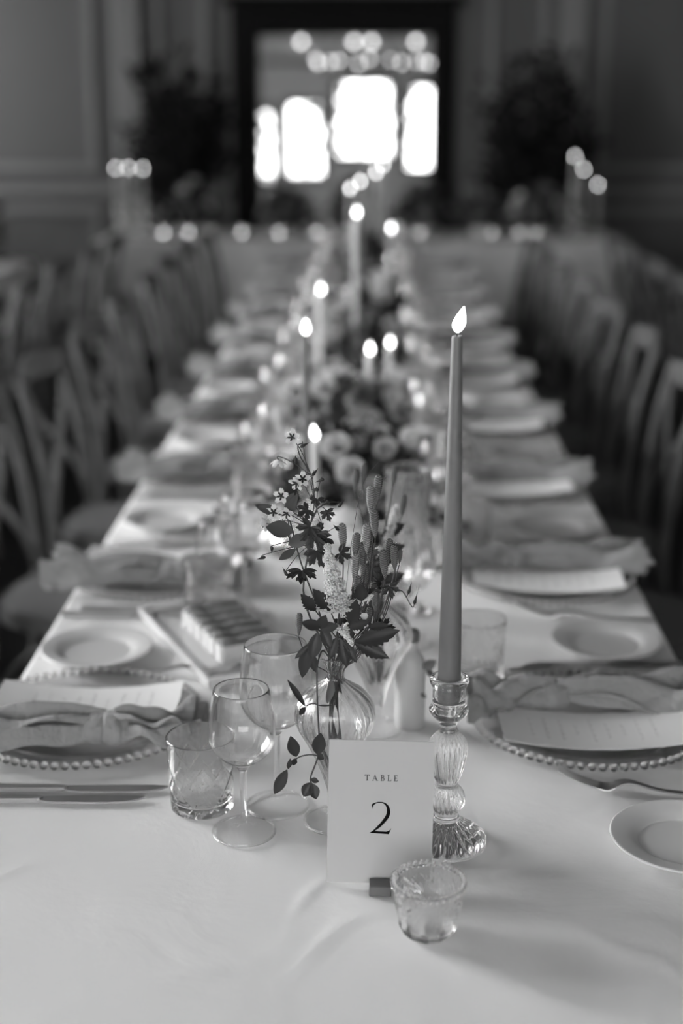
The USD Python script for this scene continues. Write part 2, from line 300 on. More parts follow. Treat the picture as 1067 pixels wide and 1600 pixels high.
for k in range(11):
    a = k * 2 * PI / 11 + .1; x, y = .62 * math.cos(a), .24 * math.sin(a)
    put('candle_tube', tube([(x, y, 0), (x, y, .035 + .02 * (k % 3))], .012, 6), K['pale_wax'], t)
    put('bulb', move(scaled(ball(.020, 1), (1, 1, 1.2)), (x, y, .06 + .02 * (k % 3))), K['bulb'], t)

# ------------------------------------------------------------------ leaves, flowers
def leaf(L, W, curl=.15, serr=0, n=9, fold=.3, tip=1.0):
    """a leaf along +z, its face towards +y, a shallow fold along the midrib"""
    t = np.linspace(0, 1, serr * 6 + 1 if serr else n); w = W / 2 * np.sin(PI * t ** tip) ** (1.0 if serr else .8)
    if serr: w = w * (.78 + .34 * ((t * serr + .02) % 1.0)) 
    w[0] = w[-1] = W * .015
    cols = []
    for s in (-1, -.5, 0, .5, 1):
        cols.append(np.stack([s * w, -curl * L * t ** 2 + fold * np.abs(s) * w, L * t], 1))
    return sheet(np.stack(cols, 1), .0004)
def palmate(R, lobes=5, spread=3.6):
    ms = []
    for k in range(lobes):
        a = (k / (lobes - 1) - .5) * spread; q = 1 - .3 * abs(a) / spread * 2
        ms.append(ry(leaf(R * q, R * .34, .12, 0, 6), a))
        for s in (-1, 1): ms.append(ry(move(leaf(R * .45 * q, R * .17, .12, 0, 5), (s * R * .10, -.01 * R, R * .42 * q)), a) if s == 0 else ry(move(ry(leaf(R * .46 * q, R * .20, .12, 0, 5), s * .5), (0, -.02 * R, R * .40 * q)), a))
    return cat(ms)
def petal_flower(R, n=5, cup=.5, notch=True):
    ms = []
    for k in range(n):
        t = np.linspace(0, 1, 7); s = np.linspace(-1, 1, 7); w = R * .33 * np.sin(PI * (.08 + .80 * t)) ** 1.1
        T, Sx = np.meshgrid(t, s, indexing='ij'); ln = T * (1 - (.22 * (1 - np.abs(Sx)) ** 2 * T ** 3 if notch else 0))
        P = np.stack([Sx * w[:, None], R * ln, cup * R * ln ** 1.5 * .5 + .06 * R * Sx ** 2], -1)
        ms.append(rz(sheet(P, .0003), k * 2 * PI / n))
    return cat(ms)
def rose(R, n=20, seed=1, open_=.9):
    r = random.Random(seed); ms = []
    for k in range(n):
        q = k / (n - 1); a = k * 2.4; rad = R * (.12 + .62 * q); h = R * (1.05 - .35 * q); w = R * (.35 + .5 * q)
        t = np.linspace(0, 1, 6); s = np.linspace(-1, 1, 7); T, Sx = np.meshgrid(t, s, indexing='ij')
        out = rad * (.35 + .65 * np.sin(T * PI / 2)) + open_ * R * .28 * q * T ** 4; ang = Sx * w / (rad + R * .25) * (.75 + .35 * np.sin(PI * T * .7))
        P = np.stack([out * np.cos(ang), out * np.sin(ang), h * T - R * .2 - .1 * R * Sx ** 2 * T + r.uniform(-.04, .04) * R * T], -1)
        ms.append(rz(sheet(P, R * .012), a))
    return cat(ms)
def seed_head(L=.027, W=.0082, scales=13):
    """overlapping pale-edged glumes; returns the mesh and each vertex's tone"""
    z = np.linspace(0, 1, 132); pr = np.minimum(1, (np.clip(z, 1e-6, 1) / .5) ** .6) * np.sqrt(np.clip(1 - (np.clip(z - .86, 0, 1) / .14) ** 2, 0, 1)); n = 26
    phase = lambda T, Z: (Z / L * scales + .75 * np.abs(np.sin(T)) + .5 * (np.cos(T) > 0)) % 1.0
    v, f, _ = lathe(np.stack([W / 2 * pr, z * L], 1), n, lambda T, R, Z, I: R * (1 - .36 * phase(T, Z)))
    T = np.tile(np.arange(n) * 2 * PI / n, len(z)); tone = .6 + 1.5 * np.clip(1 - phase(T, v[:, 2]) / .35, 0, 1)
    return v * np.array([1, .8, 1]), f, tone
def put_seed(m, s, base, d, pale, t):
    o = put('seed_head', aim(scaled(m, s), base, d, (0, -1, 0)), K['seedpale' if pale else 'seed'], t, smooth=True)
    UsdGeom.PrimvarsAPI(o).CreatePrimvar('tone', Sdf.ValueTypeNames.Color3fArray, 'vertex').Set(Vt.Vec3fArray.FromNumpy(np.repeat(m[2][:, None], 3, 1).astype(np.float32)))
def plume(top, bottom, width, n, seed, r0=.0013):
    r = random.Random(seed); top, bottom = np.array(top), np.array(bottom); o = trimesh.creation.icosphere(subdivisions=0, radius=1.0); ov, of = np.array(o.vertices), np.array(o.faces); v, f = [], []
    for k in range(n):
        t = r.random() ** .75; w = width * (.18 + .82 * t) * (.75 + .25 * math.sin(t * 34)); a = r.uniform(0, 2 * PI); q = w * math.sqrt(r.uniform(.15, 1))
        p = top + (bottom - top) * t + np.array([q * math.cos(a), q * math.sin(a), r.uniform(-.002, .002)])
        v.append(ov * r0 * r.uniform(.6, 1.25) + p); f.append(of + k * len(ov))
    return np.vstack(v), np.vstack(f)

# ------------------------------------------------------------------ table linen
def tablecloth(x0, x1, y0, y1, z, drop, nx, ny, creases=(), waves=22, seed=0):
    xs, ys = np.linspace(x0, x1, nx), np.linspace(y0, y1, ny); X, Y = np.meshgrid(xs, ys, indexing='ij')
    Zt = z + .0006 * (meshkit.fbm(np.stack([X * 6, Y * 6, X * 0 + seed], -1), 3) - .5)
    for cx, cy, ang, ln, wd, h in creases:
        u = (X - cx) * math.cos(ang) + (Y - cy) * math.sin(ang); w = -(X - cx) * math.sin(ang) + (Y - cy) * math.cos(ang) + .15 * u * u / ln
        Zt = Zt + h * np.exp(-(u / ln) ** 2 - (w / wd) ** 2)
    top = np.stack([X, Y, Zt], -1); v = [top.reshape(-1, 3)]; f = [grid_faces(nx, ny)]
    ring = [j for j in range(ny)] + [i * ny + ny - 1 for i in range(1, nx)] + [(nx - 1) * ny + j for j in range(ny - 2, -1, -1)] + [i * ny for i in range(nx - 2, 0, -1)]
    base = v[0][ring]; n = len(ring); c = np.array([(x0 + x1) / 2, (y0 + y1) / 2, 0]); nrm = np.zeros((n, 3))
    nrm[:, 0] = np.where(np.abs(base[:, 0] - x0) < 1e-9, -1, np.where(np.abs(base[:, 0] - x1) < 1e-9, 1, 0)); nrm[:, 1] = np.where(np.abs(base[:, 1] - y0) < 1e-9, -1, np.where(np.abs(base[:, 1] - y1) < 1e-9, 1, 0))
    nrm /= np.linalg.norm(nrm, axis=1, keepdims=True); dist = np.concatenate([[0], np.cumsum(np.linalg.norm(np.diff(base, axis=0), axis=1))])
    levels = [(.003, .0008), (.006, .003), (.0085, .0065), (.010, .012)] + [(.010, d) for d in np.linspace(.05, drop, 10)]
    prev, off = np.array(ring), len(v[0])
    for out, dn in levels:
        wave = .5 + .5 * np.sin(dist * waves + 1.3 * np.sin(dist * 3.1 + seed)); k = max(dn - .012, 0) / drop
        p = base + nrm * (out + .055 * k ** .8 * wave + .012 * k)[:, None]; p[:, 2] = z - dn; v.append(p); cur = off + np.arange(n); off += n
        nx_ = lambda a: np.roll(a, -1); f.append(np.vstack([np.stack([prev, cur, nx_(cur)], 1), np.stack([prev, nx_(cur), nx_(prev)], 1)])); prev = cur
    fl = np.vstack(f); return np.vstack(v), fl
TX0, TX1, TY0, TY1, TZ = -.470, .484, .80, 7.75, .75
def trestle(name, x0, x1, y0, y1, label):
    t = thing(name, label, 'table')
    put('tabletop', bx(x0, x1, y0, y1, .71, .744, .004), K['dark_wood'], t)
    for x in (x0 + .08, x1 - .08):
        for y in (y0 + .07, y1 - .07): put('leg', bx(x - .025, x + .025, y - .025, y + .025, 0, .71, .004), K['dark_wood'], t)
    return t
trestle('trestle_table', TX0 + .006, TX1 - .006, TY0 + .006, TY1 - .006, 'long narrow dining table under a white cloth down the middle of the room')
CREASE = [(.28, 1.23, -.9, .035, .006, .0022), (.315, 1.21, -.75, .04, .006, .0022), (-.03, 1.33, 1.1, .04, .006, .002), (.0, 1.26, .9, .05, .008, .0018), (-.36, 1.36, .7, .03, .006, .0016), (-.1, 1.2, .3, .12, .012, .0012), (.2, 1.15, 2.6, .1, .012, .0012), (-.42, 2.1, 1.5, .3, .01, .0012), (.05, 2.1, 0, .4, .012, .0012), (.2, 1.36, .2, .16, .012, .0014), (-.2, 1.05, .15, .2, .014, .0015)]
put('tablecloth', tablecloth(TX0, TX1, TY0, TY1, TZ, .26, 130, 700, CREASE, 24, 1), K['cloth'], None, 'white linen cloth draped over the long dining table with the table number', 'tablecloth', smooth=60)
HX0, HX1, HY0, HY1 = -1.66, 1.55, 8.65, 9.42
trestle('trestle_table', HX0 + .006, HX1 - .006, HY0 + .006, HY1 - .006, 'head table set crosswise at the end of the room before the doorway')
put('tablecloth', tablecloth(HX0, HX1, HY0, HY1, TZ, .68, 160, 30, (), 20, 4), K['head_cloth'], None, 'darker cloth hanging to the floor over the crosswise head table', 'tablecloth', smooth=60)
trestle('trestle_table', -2.70, -1.80, 1.2, 7.6, 'neighbouring long table under a white cloth at the left edge')
put('tablecloth', tablecloth(-2.706, -1.794, 1.194, 7.606, TZ, .26, 40, 260, (), 22, 6), K['cloth'], None, 'white cloth on the neighbouring long table at the left edge', 'tablecloth', smooth=60)
trestle('trestle_table', 1.85, 2.75, 1.2, 7.6, 'neighbouring long table under a white cloth beyond the right chairs')
put('tablecloth', tablecloth(1.844, 2.756, 1.194, 7.606, TZ, .26, 40, 260, (), 22, 8), K['cloth'], None, 'white cloth on the neighbouring long table beyond the right edge', 'tablecloth', smooth=60)

# ------------------------------------------------------------------ chairs
def make_chair(label, loc, rotz):
    t = thing('crossback_chair', label, 'chair', loc, rotz)
    th = np.linspace(0, 2 * PI, 40, endpoint=False); cx, sy = np.sign(np.cos(th)) * np.abs(np.cos(th)) ** .75, np.sign(np.sin(th)) * np.abs(np.sin(th)) ** .75
    poly = Polygon(np.stack([.205 * cx, (.2 + .018 * cx) * sy], 1))
    put('seat', cat([move(extrude(poly.buffer(-.012), .012), (0, 0, .452))]), K['rattan'], t)
    put('seat_frame', cat([move(extrude(poly.difference(poly.buffer(-.035)), .03), (0, 0, .43))]), K['wood'], t)
    for s in (-1, 1):
        put('front_leg', tube([(.15, s * .165, .43), (.16, s * .172, .2), (.17, s * .178, 0)], [.018, .016, .012], 10), K['wood'], t)
        post = smoothcurve([(-.25, s * .17, 0), (-.205, s * .178, .22), (-.185, s * .183, .44), (-.198, s * .188, .62), (-.225, s * .192, .78), (-.25, s * .19, .885)], 4)
        put('back_post', tube(post, np.linspace(.017, .015, len(post)), 10), K['wood'], t)
        sl = smoothcurve([(-.19, -s * .175, .47), (-.198, -s * .11, .575), (-.212, -s * .02, .66), (-.226, s * .09, .74), (-.24, s * .165, .83)], 4)
        put('cross_slat', bar(sl, .012, .032, (-.15 , s * -.8, .5)), K['wood'], t)
        put('side_stretcher', tube([(.163, s * .172, .19), (-.205, s * .178, .2)], .009, 8), K['wood'], t)
        put('seat_brace', tube(smoothcurve([(.155, s * .17, .26), (.10, s * .176, .36), (0, s * .18, .415), (-.11, s * .18, .37), (-.195, s * .179, .27)], 4), .008, 8), K['wood'], t)
    rail = [(-.247 - .035 * math.cos(a * PI / 2), .2 * a, .86 + .018 * (1 - a * a)) for a in np.linspace(-1, 1, 15)]
    put('top_rail', bar(rail, .018, .066), K['wood'], t)
    put('front_stretcher', tube([(.165, -.172, .23), (.165, .172, .23)], .009, 8), K['wood'], t)
    put('rear_stretcher', tube([(-.2, -.178, .25), (-.2, .178, .25)], .009, 8), K['wood'], t)
    return t
SEATS = {'left': [1.745, 2.377] + [3.09 + .62 * k for k in range(8)], 'right': [1.757 + .604 * k for k in range(10)]}
chair0 = None
def chair(label, loc, rotz, group=None):
    global chair0
    if chair0 is None: chair0 = make_chair(label, loc, rotz); tag(chair0, group=group); return
    dup(chair0, label, loc, rotz, group)
for side, sx, rot in (('left', -1, 0), ('right', 1, 180)):
    for k, y in enumerate(SEATS[side]):
        chair(f'pale wooden crossback chair on the {side} of the long table, {ORD[k]} to the camera', (sx * (.60 if side == 'left' else .565) + .005 + rng.uniform(-.02, .02), y + rng.uniform(-.02, .02), 0), rot + rng.uniform(-4, 4), f'chairs along the {side} side of the long table')
for k in range(8):
    y = 3.1 + .61 * k
    chair(f'crossback chair on the near side of the left neighbouring table, {ORD[k]} to the camera', (-1.56 + rng.uniform(-.02, .02), y, 0), 180 + rng.uniform(-4, 4), 'chairs at the left neighbouring table')
for k in range(6):
    y = 4.4 + .61 * k
    chair(f'crossback chair on the near side of the right neighbouring table, {ORD[k]} to the camera', (1.52 + rng.uniform(-.02, .02), y, 0), rng.uniform(-4, 4), 'chairs at the right neighbouring table')

# ------------------------------------------------------------------ tableware
def split_lathe(t, profile, n, m, cuts, names, fn=None, thin=()):
    """one turned glass body, its normals taken as a whole, written as parts cut at profile rows"""
    v, f, row = lathe(profile, n, fn); vv, ff, nn = meshkit.arrays((v, f), True)
    c = v[ff]; vol = np.einsum('ij,ij->i', c[:, 0], np.cross(c[:, 1], c[:, 2])).sum()
    if vol < 0: ff = ff[:, ::-1]; nn = -nn
    for k, sl in enumerate(cuts):
        sel = np.isin(row, list(sl)); used = np.unique(ff[sel]); mp = np.zeros(len(v), int); mp[used] = np.arange(len(used))
        put(names[k], (v[used], mp[ff[sel]]), K['thin'] if names[k] == 'foot' and thin else K['bowl'] if names[k] in thin else m, t, normals=nn[used])
def wine_glass(label, loc, H, rim, belly, bz, foot, zb, group):
    t = thing('wine_glass', label, 'wine glass', loc, 0, group)
    w = .0011
    out = smoothcurve([(0, .0005), (foot * .6, .0008), (foot - .001, .001), (foot, .0022), (foot - .002, .0036), (foot * .5, .0052), (.008, .0085), (.0045, .016), (.0038, .03), (.0037, zb - .012), (.0052, zb - .004), (.012, zb + .0035), (belly * .66, zb + .30 * (bz - zb)), (belly * .92, zb + .63 * (bz - zb)), (belly, bz), ((belly + rim) / 2 + .0012, (bz + H) / 2), (rim, H - .001)], 3)
    inn = smoothcurve([(rim - w * .4, H), (rim - w, H - .001), ((belly + rim) / 2 + .0012 - w, (bz + H) / 2), (belly - w, bz), (belly * .92 - w, zb + .63 * (bz - zb) + .0003), (belly * .66 - w * .8, zb + .30 * (bz - zb) + .0011), (.012, zb + .0068), (0, zb + .0055)], 3)
    prof = np.vstack([out, inn]); no = len(out); z = prof[:, 1]
    i_foot = next(i for i in range(no) if out[i, 1] > .012); i_stem = next(i for i in range(i_foot, no) if out[i, 1] > zb - .006)
    N = len(prof) - 1
    split_lathe(t, prof, 64, K['glass'], [range(0, i_foot), range(i_foot, i_stem), range(i_stem, N)], ['foot', 'stem', 'bowl'], thin=('foot', 'bowl'))
    ft = stage.GetPrimAtPath(str(t.GetPath()) + '/foot'); a = np.linspace(0, 2 * PI, 73)
    put('foot_rim', tube(np.stack([(foot - .0006) * np.cos(a), (foot - .0006) * np.sin(a), 0 * a + .0021], 1), .0013, 8, False), K['bowl'], ft, smooth=True)
    return t
small = wine_glass('smaller empty wine glass beside the cut tumbler, nearest in front', (-.111, 1.454, TZ + .001), .176, .0315, .0375, .124, .036, .083, 'small wine glasses')
large = wine_glass('larger empty wine glass just behind the nearest small wine glass', (-.077, 1.518, TZ + .001), .204, .0365, .0425, .146, .037, .098, 'large wine glasses')
def tumbler(label, loc):
    t = thing('cut_glass_tumbler', label, 'tumbler', loc, 0, 'cut glass tumblers')
    H, R0, R1 = .092, .0365, .0402
    zo = np.concatenate([[0, .001], np.linspace(.003, H - .001, 92)]); ro = np.concatenate([[R0 - .006, R0 - .002], R0 + (R1 - R0) * np.linspace(0, 1, 92)])
    out = np.vstack([[(0, 0)], np.stack([ro, zo], 1)]); no = len(out)
    inn = np.array([(R1 - .0009, H), (R1 - .0018, H - .001)] + [(R0 + (R1 - R0) * q - .0022, .012 + q * (H - .013)) for q in np.linspace(.95, .12, 12)] + [(R0 - .006, .0135), (R0 - .014, .012), (0, .0118)])
    prof = np.vstack([out, inn])
    def fn(T, R, Z, I):
        k = 9; u = T / (2 * PI) * k; q = Z / .036; m = (I < no) & (Z > .010) & (Z < .066)
        def groove(x, w): d = np.abs((x % 1.0) - .5); return np.clip(1 - (.5 - d) / w, 0, 1)
        cut = np.maximum(groove(u + q * 1.1, .075), groove(u - q * 1.1, .075)); star = np.maximum(groove(2 * u + q * 2, .2), groove(2 * u - q * 2, .2)) * .6 * (np.sin(u * 2 * PI / 3) > .35)
        return R - .0010 * np.where(m, np.maximum(cut, star * .7), 0)
    v, f, row = lathe(prof, 288, fn); vv, ff, nn = meshkit.arrays((v, f), 24)
    put('body', weld((v, f)), K['pressed'], t, smooth=26)
    return t
tumb = tumbler('clear cut-glass tumbler with diamond pattern left of the nearest wine glass', (-.166, 1.514, TZ + .001))
def charger(label, loc, rotz, beads, old=None):
    t = thing('glass_charger', label, 'charger plate', loc, rotz, 'beaded glass chargers')
    R = .149
    prof = smoothcurve([(0, .002), (.105, .002), (.115, .0035), (.132, .009), (R, .0115), (R + .0018, .0128), (R - .001, .0138), (.131, .012), (.113, .0065), (.104, .005), (0, .005)], 3)
    v, f, _ = lathe(prof, 72); put('plate', weld((v, f)), K['charger'], t, smooth=50)
    b = ball(.0050, 2); N = 74
    if beads:
        for k in range(N): a = 2 * PI * k / N; put('bead', move(b, ((R + .0062) * math.cos(a), (R + .0062) * math.sin(a), .0125)), K['bead'], t, smooth=True)
    else:
        b = ball(.0050, 1); put('bead_rim', cat([move(b, ((R + .0062) * math.cos(2 * PI * k / N), (R + .0062) * math.sin(2 * PI * k / N)  , .0125)) for k in range(N)]), K['bead'], t, smooth=True)
    return t
def bread_plate(label, loc):
    t = thing('bread_plate', label, 'plate', loc, 0, 'white bread plates')
    prof = smoothcurve([(0, .003), (.040, .003), (.043, .001), (.046, .001), (.050, .004), (.062, .010), (.080, .0135), (.083, .0155), (.0825, .017), (.079, .0172), (.062, .0135), (.052, .0085), (.045, .0065), (0, .0062)], 4)
    v, f, _ = lathe(prof, 72); put('plate', weld((v, f)), K['china'], t, smooth=50); return t
def knife(label, loc, L=.235, rotz=0):
    t = thing('table_knife', label, 'knife', loc, rotz, 'steel knives')
    hl = L * .46
    hp = Polygon(smoothcurve([(0, -.004), (hl * .5, -.0055), (hl - .004, -.0075), (hl, 0), (hl - .004, .0075), (hl * .5, .0055), (0, .004)], 4, True)); put('handle', rz(move(extrude(hp, .006), (0, 0, .001)), PI), K['steel'], t)
    bp = Polygon(np.vstack([[(0, -.004), (.012, -.008)], smoothcurve([(.02, -.0095), (L * .35, -.010), (L * .47, -.006), (L * .54, .004), (L * .5, .0068), (L * .3, .0075), (.012, .006)], 4), [(0, .004)]])); put('blade', move(extrude(bp, .0022), (0, 0, .0028)), K['steel'], t)
    return t
def fork(label, loc, rotz=0):
    t = thing('table_fork', label, 'fork', loc, rotz, 'steel forks')
    prof = lambda x: .004 + .011 * np.exp(-((x - .02) / .035) ** 2) - .0075 * np.exp(-((x - .035) / .014) ** 2) + .022 * np.clip((x - .050) / .047, 0, 1) ** 1.25
    xs = np.linspace(-.125, .028, 30); w = .0042 + .0022 * np.clip(-(xs + .04) / .085, 0, 1) - .001 * np.exp(-((xs + .03) / .02) ** 2) + .0055 * np.clip(xs / .028, 0, 1) ** 1.5
    P = np.stack([np.stack([xs, s * w, prof(xs)], 1) for s in (-1, -.5, 0, .5, 1)], 1); put('handle', sheet(P, .0022), K['steel'], t, smooth=40)
    xs = np.linspace(.027, .05, 8); w = .0092 + .0016 * np.sin(np.linspace(0, PI, 8)); P = np.stack([np.stack([xs, s * w, prof(xs) - .0012 * (1 - s * s)], 1) for s in (-1, -.5, 0, .5, 1)], 1); put('head', sheet(P, .0018), K['steel'], t, smooth=40)
    for k in range(4):
        y = (k - 1.5) * .0052; xs = np.linspace(.048, .097, 10); w = np.linspace(.0019, .0009, 10); P = np.stack([np.stack([xs, y + s * w, prof(xs)], 1) for s in (-1, 0, 1)], 1); put('tine', sheet(P, .0016), K['steel'], t, smooth=40)
    return t
def napkin(label, loc, rotz, seed=3):
    """a long napkin knotted once, its two tails spread flat and ruffled"""
    t = thing('knotted_napkin', label, 'napkin', loc, rotz, 'knotted linen napkins')
    def tail(x0, x1, w0, w1, ph, lift, na=46, nb=34):
        u = np.linspace(0, 1, na); s = np.linspace(-1, 1, nb); U, Sx = np.meshgrid(u, s, indexing='ij'); Sx = Sx + .05 * np.sin(11 * U + ph) * U
        w = w0 + (w1 - w0) * U ** .8; x = x0 + (x1 - x0) * U * (1 + .05 * np.sin(Sx * 4 + ph)); y = Sx * w + .012 * np.sin(U * 3 + ph) * U
        z = .020 + lift * (1 - U) ** 2 + (.019 * (1 - .2 * U) * (.4 + .8 * U)) * np.sin(Sx * (6.2 - 1.2 * U) + ph + 1.2 * np.sin(U * 3.3)) + .008 * np.sin(Sx * 9 + 5 * U + ph * 2) * (.3 + U * .7) - .012 * U ** 2 * np.abs(Sx) ** 2 + .005 * np.sin(9 * U + ph) * (1 - U)
        z = z + .004 * np.sin(14 * U + 3 * Sx) * U
        return np.stack([x, y, np.maximum(z, .0012 + .004 * (np.abs(Sx) < .9))], -1)
    put('tail', cat([sheet(tail(.045, -.172, .013, .060, .4 + seed, .006), .0012), sheet(tail(.045, -.162, .012, .054, 2.1 + seed, .008) + np.array([0, .004, .0075]), .0012)]), K['napkin'], t, smooth=70)
    put('tail', cat([sheet(tail(.055, .165, .012, .050, 1.1 + seed, .006), .0012), sheet(tail(.055, .155, .012, .044, 3.0 + seed, .008) + np.array([0, .003, .007]), .0012)]), K['napkin'], t, smooth=70)
    th = np.linspace(0, 2 * PI, 33); ms = []
    for k, (tilt, off, rr) in enumerate(((.35, -.012, .021), (-.25, .004, .023), (.1, .016, .019))):
        U, V = np.meshgrid(th, np.linspace(0, 2 * PI, 17), indexing='ij'); rad = rr + (.0085 + .0015 * np.sin(3 * U + k)) * np.cos(V) * .75; xx = off + .0125 * np.sin(V) + .0015 * np.sin(5 * V + 3 * U)
        P = np.stack([xx + tilt * rad * np.cos(U) * .6, rad * np.cos(U), rad * .72 * np.sin(U)], -1).reshape(-1, 3) + np.array([.05, 0, .0205]); P[:, 2] = np.maximum(P[:, 2], .0015); ms.append((P, grid_faces(33, 17)))
    put('knot', cat([weld(m) for m in ms]), K['napkin'], t, smooth=70)
    return t
def menu(label, loc, rotz, seed=5):
    t = thing('menu_card', label, 'menu card', loc, rotz, 'deckled menu cards')
    na, nb = 40, 24; u = np.linspace(-1, 1, na); s = np.linspace(-1, 1, nb); U, Sx = np.meshgrid(u, s, indexing='ij')
    dk = meshkit.fbm(np.stack([U * 9, Sx * 9, U * 0 + seed], -1), 3) - .5
    curve = lambda X: .006 + .013 * (X / .125) ** 2
    X = .125 * U + .004 * dk * (np.abs(U) > .93); Y = .056 * Sx + .005 * dk * (np.abs(Sx) > .9); P = np.stack([X, Y, curve(X)], -1)
    put('sheet', sheet(P, .0007), K['paper'], t, smooth=60)
    r = random.Random(seed); ms = []
    for k in range(9):           # illegible handwritten lines, read from the seat
        x = .085 - k * .02; ln = r.uniform(.35, .8) * .045; y = -ln
        while y < ln:
            w = r.uniform(.006, .014); ys = np.linspace(y, min(y + w, ln), 14); amp = .0022 * np.sin(np.linspace(0, r.choice([3, 4, 5]) * PI, 14)); xs = x + amp
            P = np.stack([np.stack([xs + q * .00022, ys, curve(xs) + .0006 + 0 * xs], 1) for q in (-1, 1)], 1); ms.append(sheet(P, .0002)); y += w + .004
    put('lettering', cat(ms), K['faint_ink'], t, smooth=60)
    return t

# place settings: local frame of a guest facing +x; right-hand guests are turned half round
SIDE = {'left': (-1, 0, lambda k: -.351 + .004 * (k % 3)), 'right': (1, 180, lambda k: .325 + .006 * (k % 2))}
first = {}
def again(key, make, label, loc, rotz):
    if key not in first: first[key] = make(label, loc, rotz); return
    dup(first[key], label, loc, rotz)
def spot(cx, cy, rot, dx, dy, z):
    c = 1 if rot == 0 else -1; return (cx + c * dx, cy + c * dy, z)
for side, (sx, rot, fx) in SIDE.items():
    for k, y in enumerate(SEATS[side]):
        cx, cy = fx(k), y; Z = TZ + .0015; where = f'at the {ORD[k]} place on the {side} side'
        jit = lambda a: rng.uniform(-a, a)
        key = 'charger_near' if k < 2 else 'charger_far'
        again(key, lambda l, p, r: charger(l, p, r, k < 2), f'clear glass charger with a beaded rim {where}', (cx, cy, Z), rot)
        again('napkin', napkin, f'knotted grey linen napkin {where}', spot(cx, cy, rot, .0, (-.078 if side == 'left' else -.03) + jit(.006), Z + .0125), rot + jit(6))
        again('menu', menu, f'white deckled menu card {where}', spot(cx, cy, rot, .0, (.028 if side == 'left' else .055) + jit(.006), Z + .0085), rot + (jit(5) if k else 1.0))
        if side == 'left':
            bp = (cx - .028, cy + (.300 if k else .240), Z); fk = spot(cx, cy, rot, .10, .170, Z)
        else: bp = (cx + .058, cy - .328, Z); fk = spot(cx, cy, rot, -.03, .197, Z)
        again('bread_plate', lambda l, p, r: bread_plate(l, p), f'small white bread plate {where}', bp, 0)
        again('fork', fork, f'steel fork {where}', fk, rot + (2 if side == 'left' else -7) + jit(1.5))
        kd = 0 if side == 'left' else .045
        again('knife', lambda l, p, r: knife(l, p, .235, r), f'inner steel dinner knife {where}', spot(cx, cy, rot, .012 - kd, -.196 + kd * .3, Z), rot + jit(1.5))
        again('knife', lambda l, p, r: knife(l, p, .215, r), f'outermost steel knife {where}', spot(cx, cy, rot, -.012 - kd, -.224 + kd * .5, Z), rot + jit(1.5))
        if not (side == 'left' and k == 0):
            if k: a, b, c = (.115, -.20), (.14, -.265), (.175, -.205)
            elif side == 'left': a, b, c = (.185, -.228), (.240, -.285), (.274, -.222)
            else: a, b, c = (.140, -.155), (.235, -.29), (.27, -.225)
            dup(tumb, f'clear cut-glass tumbler {where}', spot(cx, cy, rot, *a, Z), rng.uniform(0, 360)); dup(small, f'small empty wine glass {where}', spot(cx, cy, rot, *b, Z), 0); dup(large, f'large empty wine glass {where}', spot(cx, cy, rot, *c, Z), 0)

# ------------------------------------------------------------------ table number card
t = thing('table_number_card', 'white card printed TABLE 2 standing in a small block holder', 'card', (.042, 1.340, TZ + .0022), 0, tilt=(-10, 1.0))
put('card_sheet', bx(-.0555, .0555, 0, .0012, .003, .1575), K['card'], t, smooth=False)
def upright(poly): return rx(extrude(poly, .00025), PI / 2)
two = Polygon(smoothcurve(np.array([(372, 640), (364, 612), (358, 575), (395, 552), (458, 536), (530, 546), (582, 588), (607, 655), (597, 735), (545, 815), (475, 890), (405, 943)]), 4).tolist() + [(560, 947), (600, 932), (628, 898), (597, 982), (336, 970)] + smoothcurve(np.array([(336, 970), (385, 932), (450, 862), (515, 778), (553, 710), (561, 645), (546, 590), (510, 558), (462, 550), (412, 562), (380, 595), (372, 640)]), 4).tolist())
U = 1 / 8.889 / 1435.
two = two.buffer(0)
from shapely import affinity
def oncard(p): return affinity.affine_transform(p, [U, 0, 0, -U, -470 * U, 974 * U])
put('number', move(upright(oncard(two)), (-.0005, 0, .0575)), K['ink'], t, smooth=False)
def R(x0, y0, x1, y1): return sbox(x0, y0, x1, y1)
GL = {'T': ([R(30, 0, 42, 86), R(0, 78, 72, 86), R(20, 0, 52, 5), Polygon([(0, 86), (0, 66), (5, 66), (9, 80)]), Polygon([(72, 86), (72, 66), (67, 66), (63, 80)])], 84),
      'A': ([Polygon([(8, 0), (13, 0), (40, 76), (36, 86)]), Polygon([(36, 86), (40, 86), (74, 0), (60, 0), (33, 72)]), R(20, 26, 56, 32), R(0, 0, 22, 5), R(52, 0, 84, 5)], 92),
      'B': ([R(10, 0, 22, 86), R(2, 0, 14, 5), R(2, 81, 14, 86), Polygon([(22, 86), (38, 86), (52, 76), (52, 56), (40, 46), (22, 46)]).difference(Polygon([(22, 81), (34, 81), (42, 73), (42, 58), (34, 51), (22, 51)])), Polygon([(22, 46), (42, 46), (58, 36), (58, 12), (44, 0), (22, 0)]).difference(Polygon([(22, 41), (38, 41), (47, 33), (47, 14), (38, 5), (22, 5)]))], 74),
      'L': ([R(10, 0, 22, 86), R(0, 0, 56, 5), R(0, 81, 32, 86), Polygon([(58, 22), (54, 22), (48, 5), (56, 0)])], 66),
      'E': ([R(10, 0, 22, 86), R(0, 0, 54, 5), R(0, 81, 52, 86), R(22, 42, 42, 47), R(40, 36, 44, 53), Polygon([(56, 20), (52, 20), (46, 5), (55, 0)]), Polygon([(52, 86), (52, 68), (48, 68), (44, 81)])], 60)}
x, ps = 0, []
for ch in 'TABLE':
    parts, adv = GL[ch]; ps.append(affinity.translate(unary_union(parts), x, 0)); x += adv + 26
word = affinity.affine_transform(unary_union(ps), [U * .93, 0, 0, U * .93, -(x - 26) * U * .93 / 2, 0])
put('word', move(upright(word), (0, 0, .1145)), K['ink'], t, smooth=False)
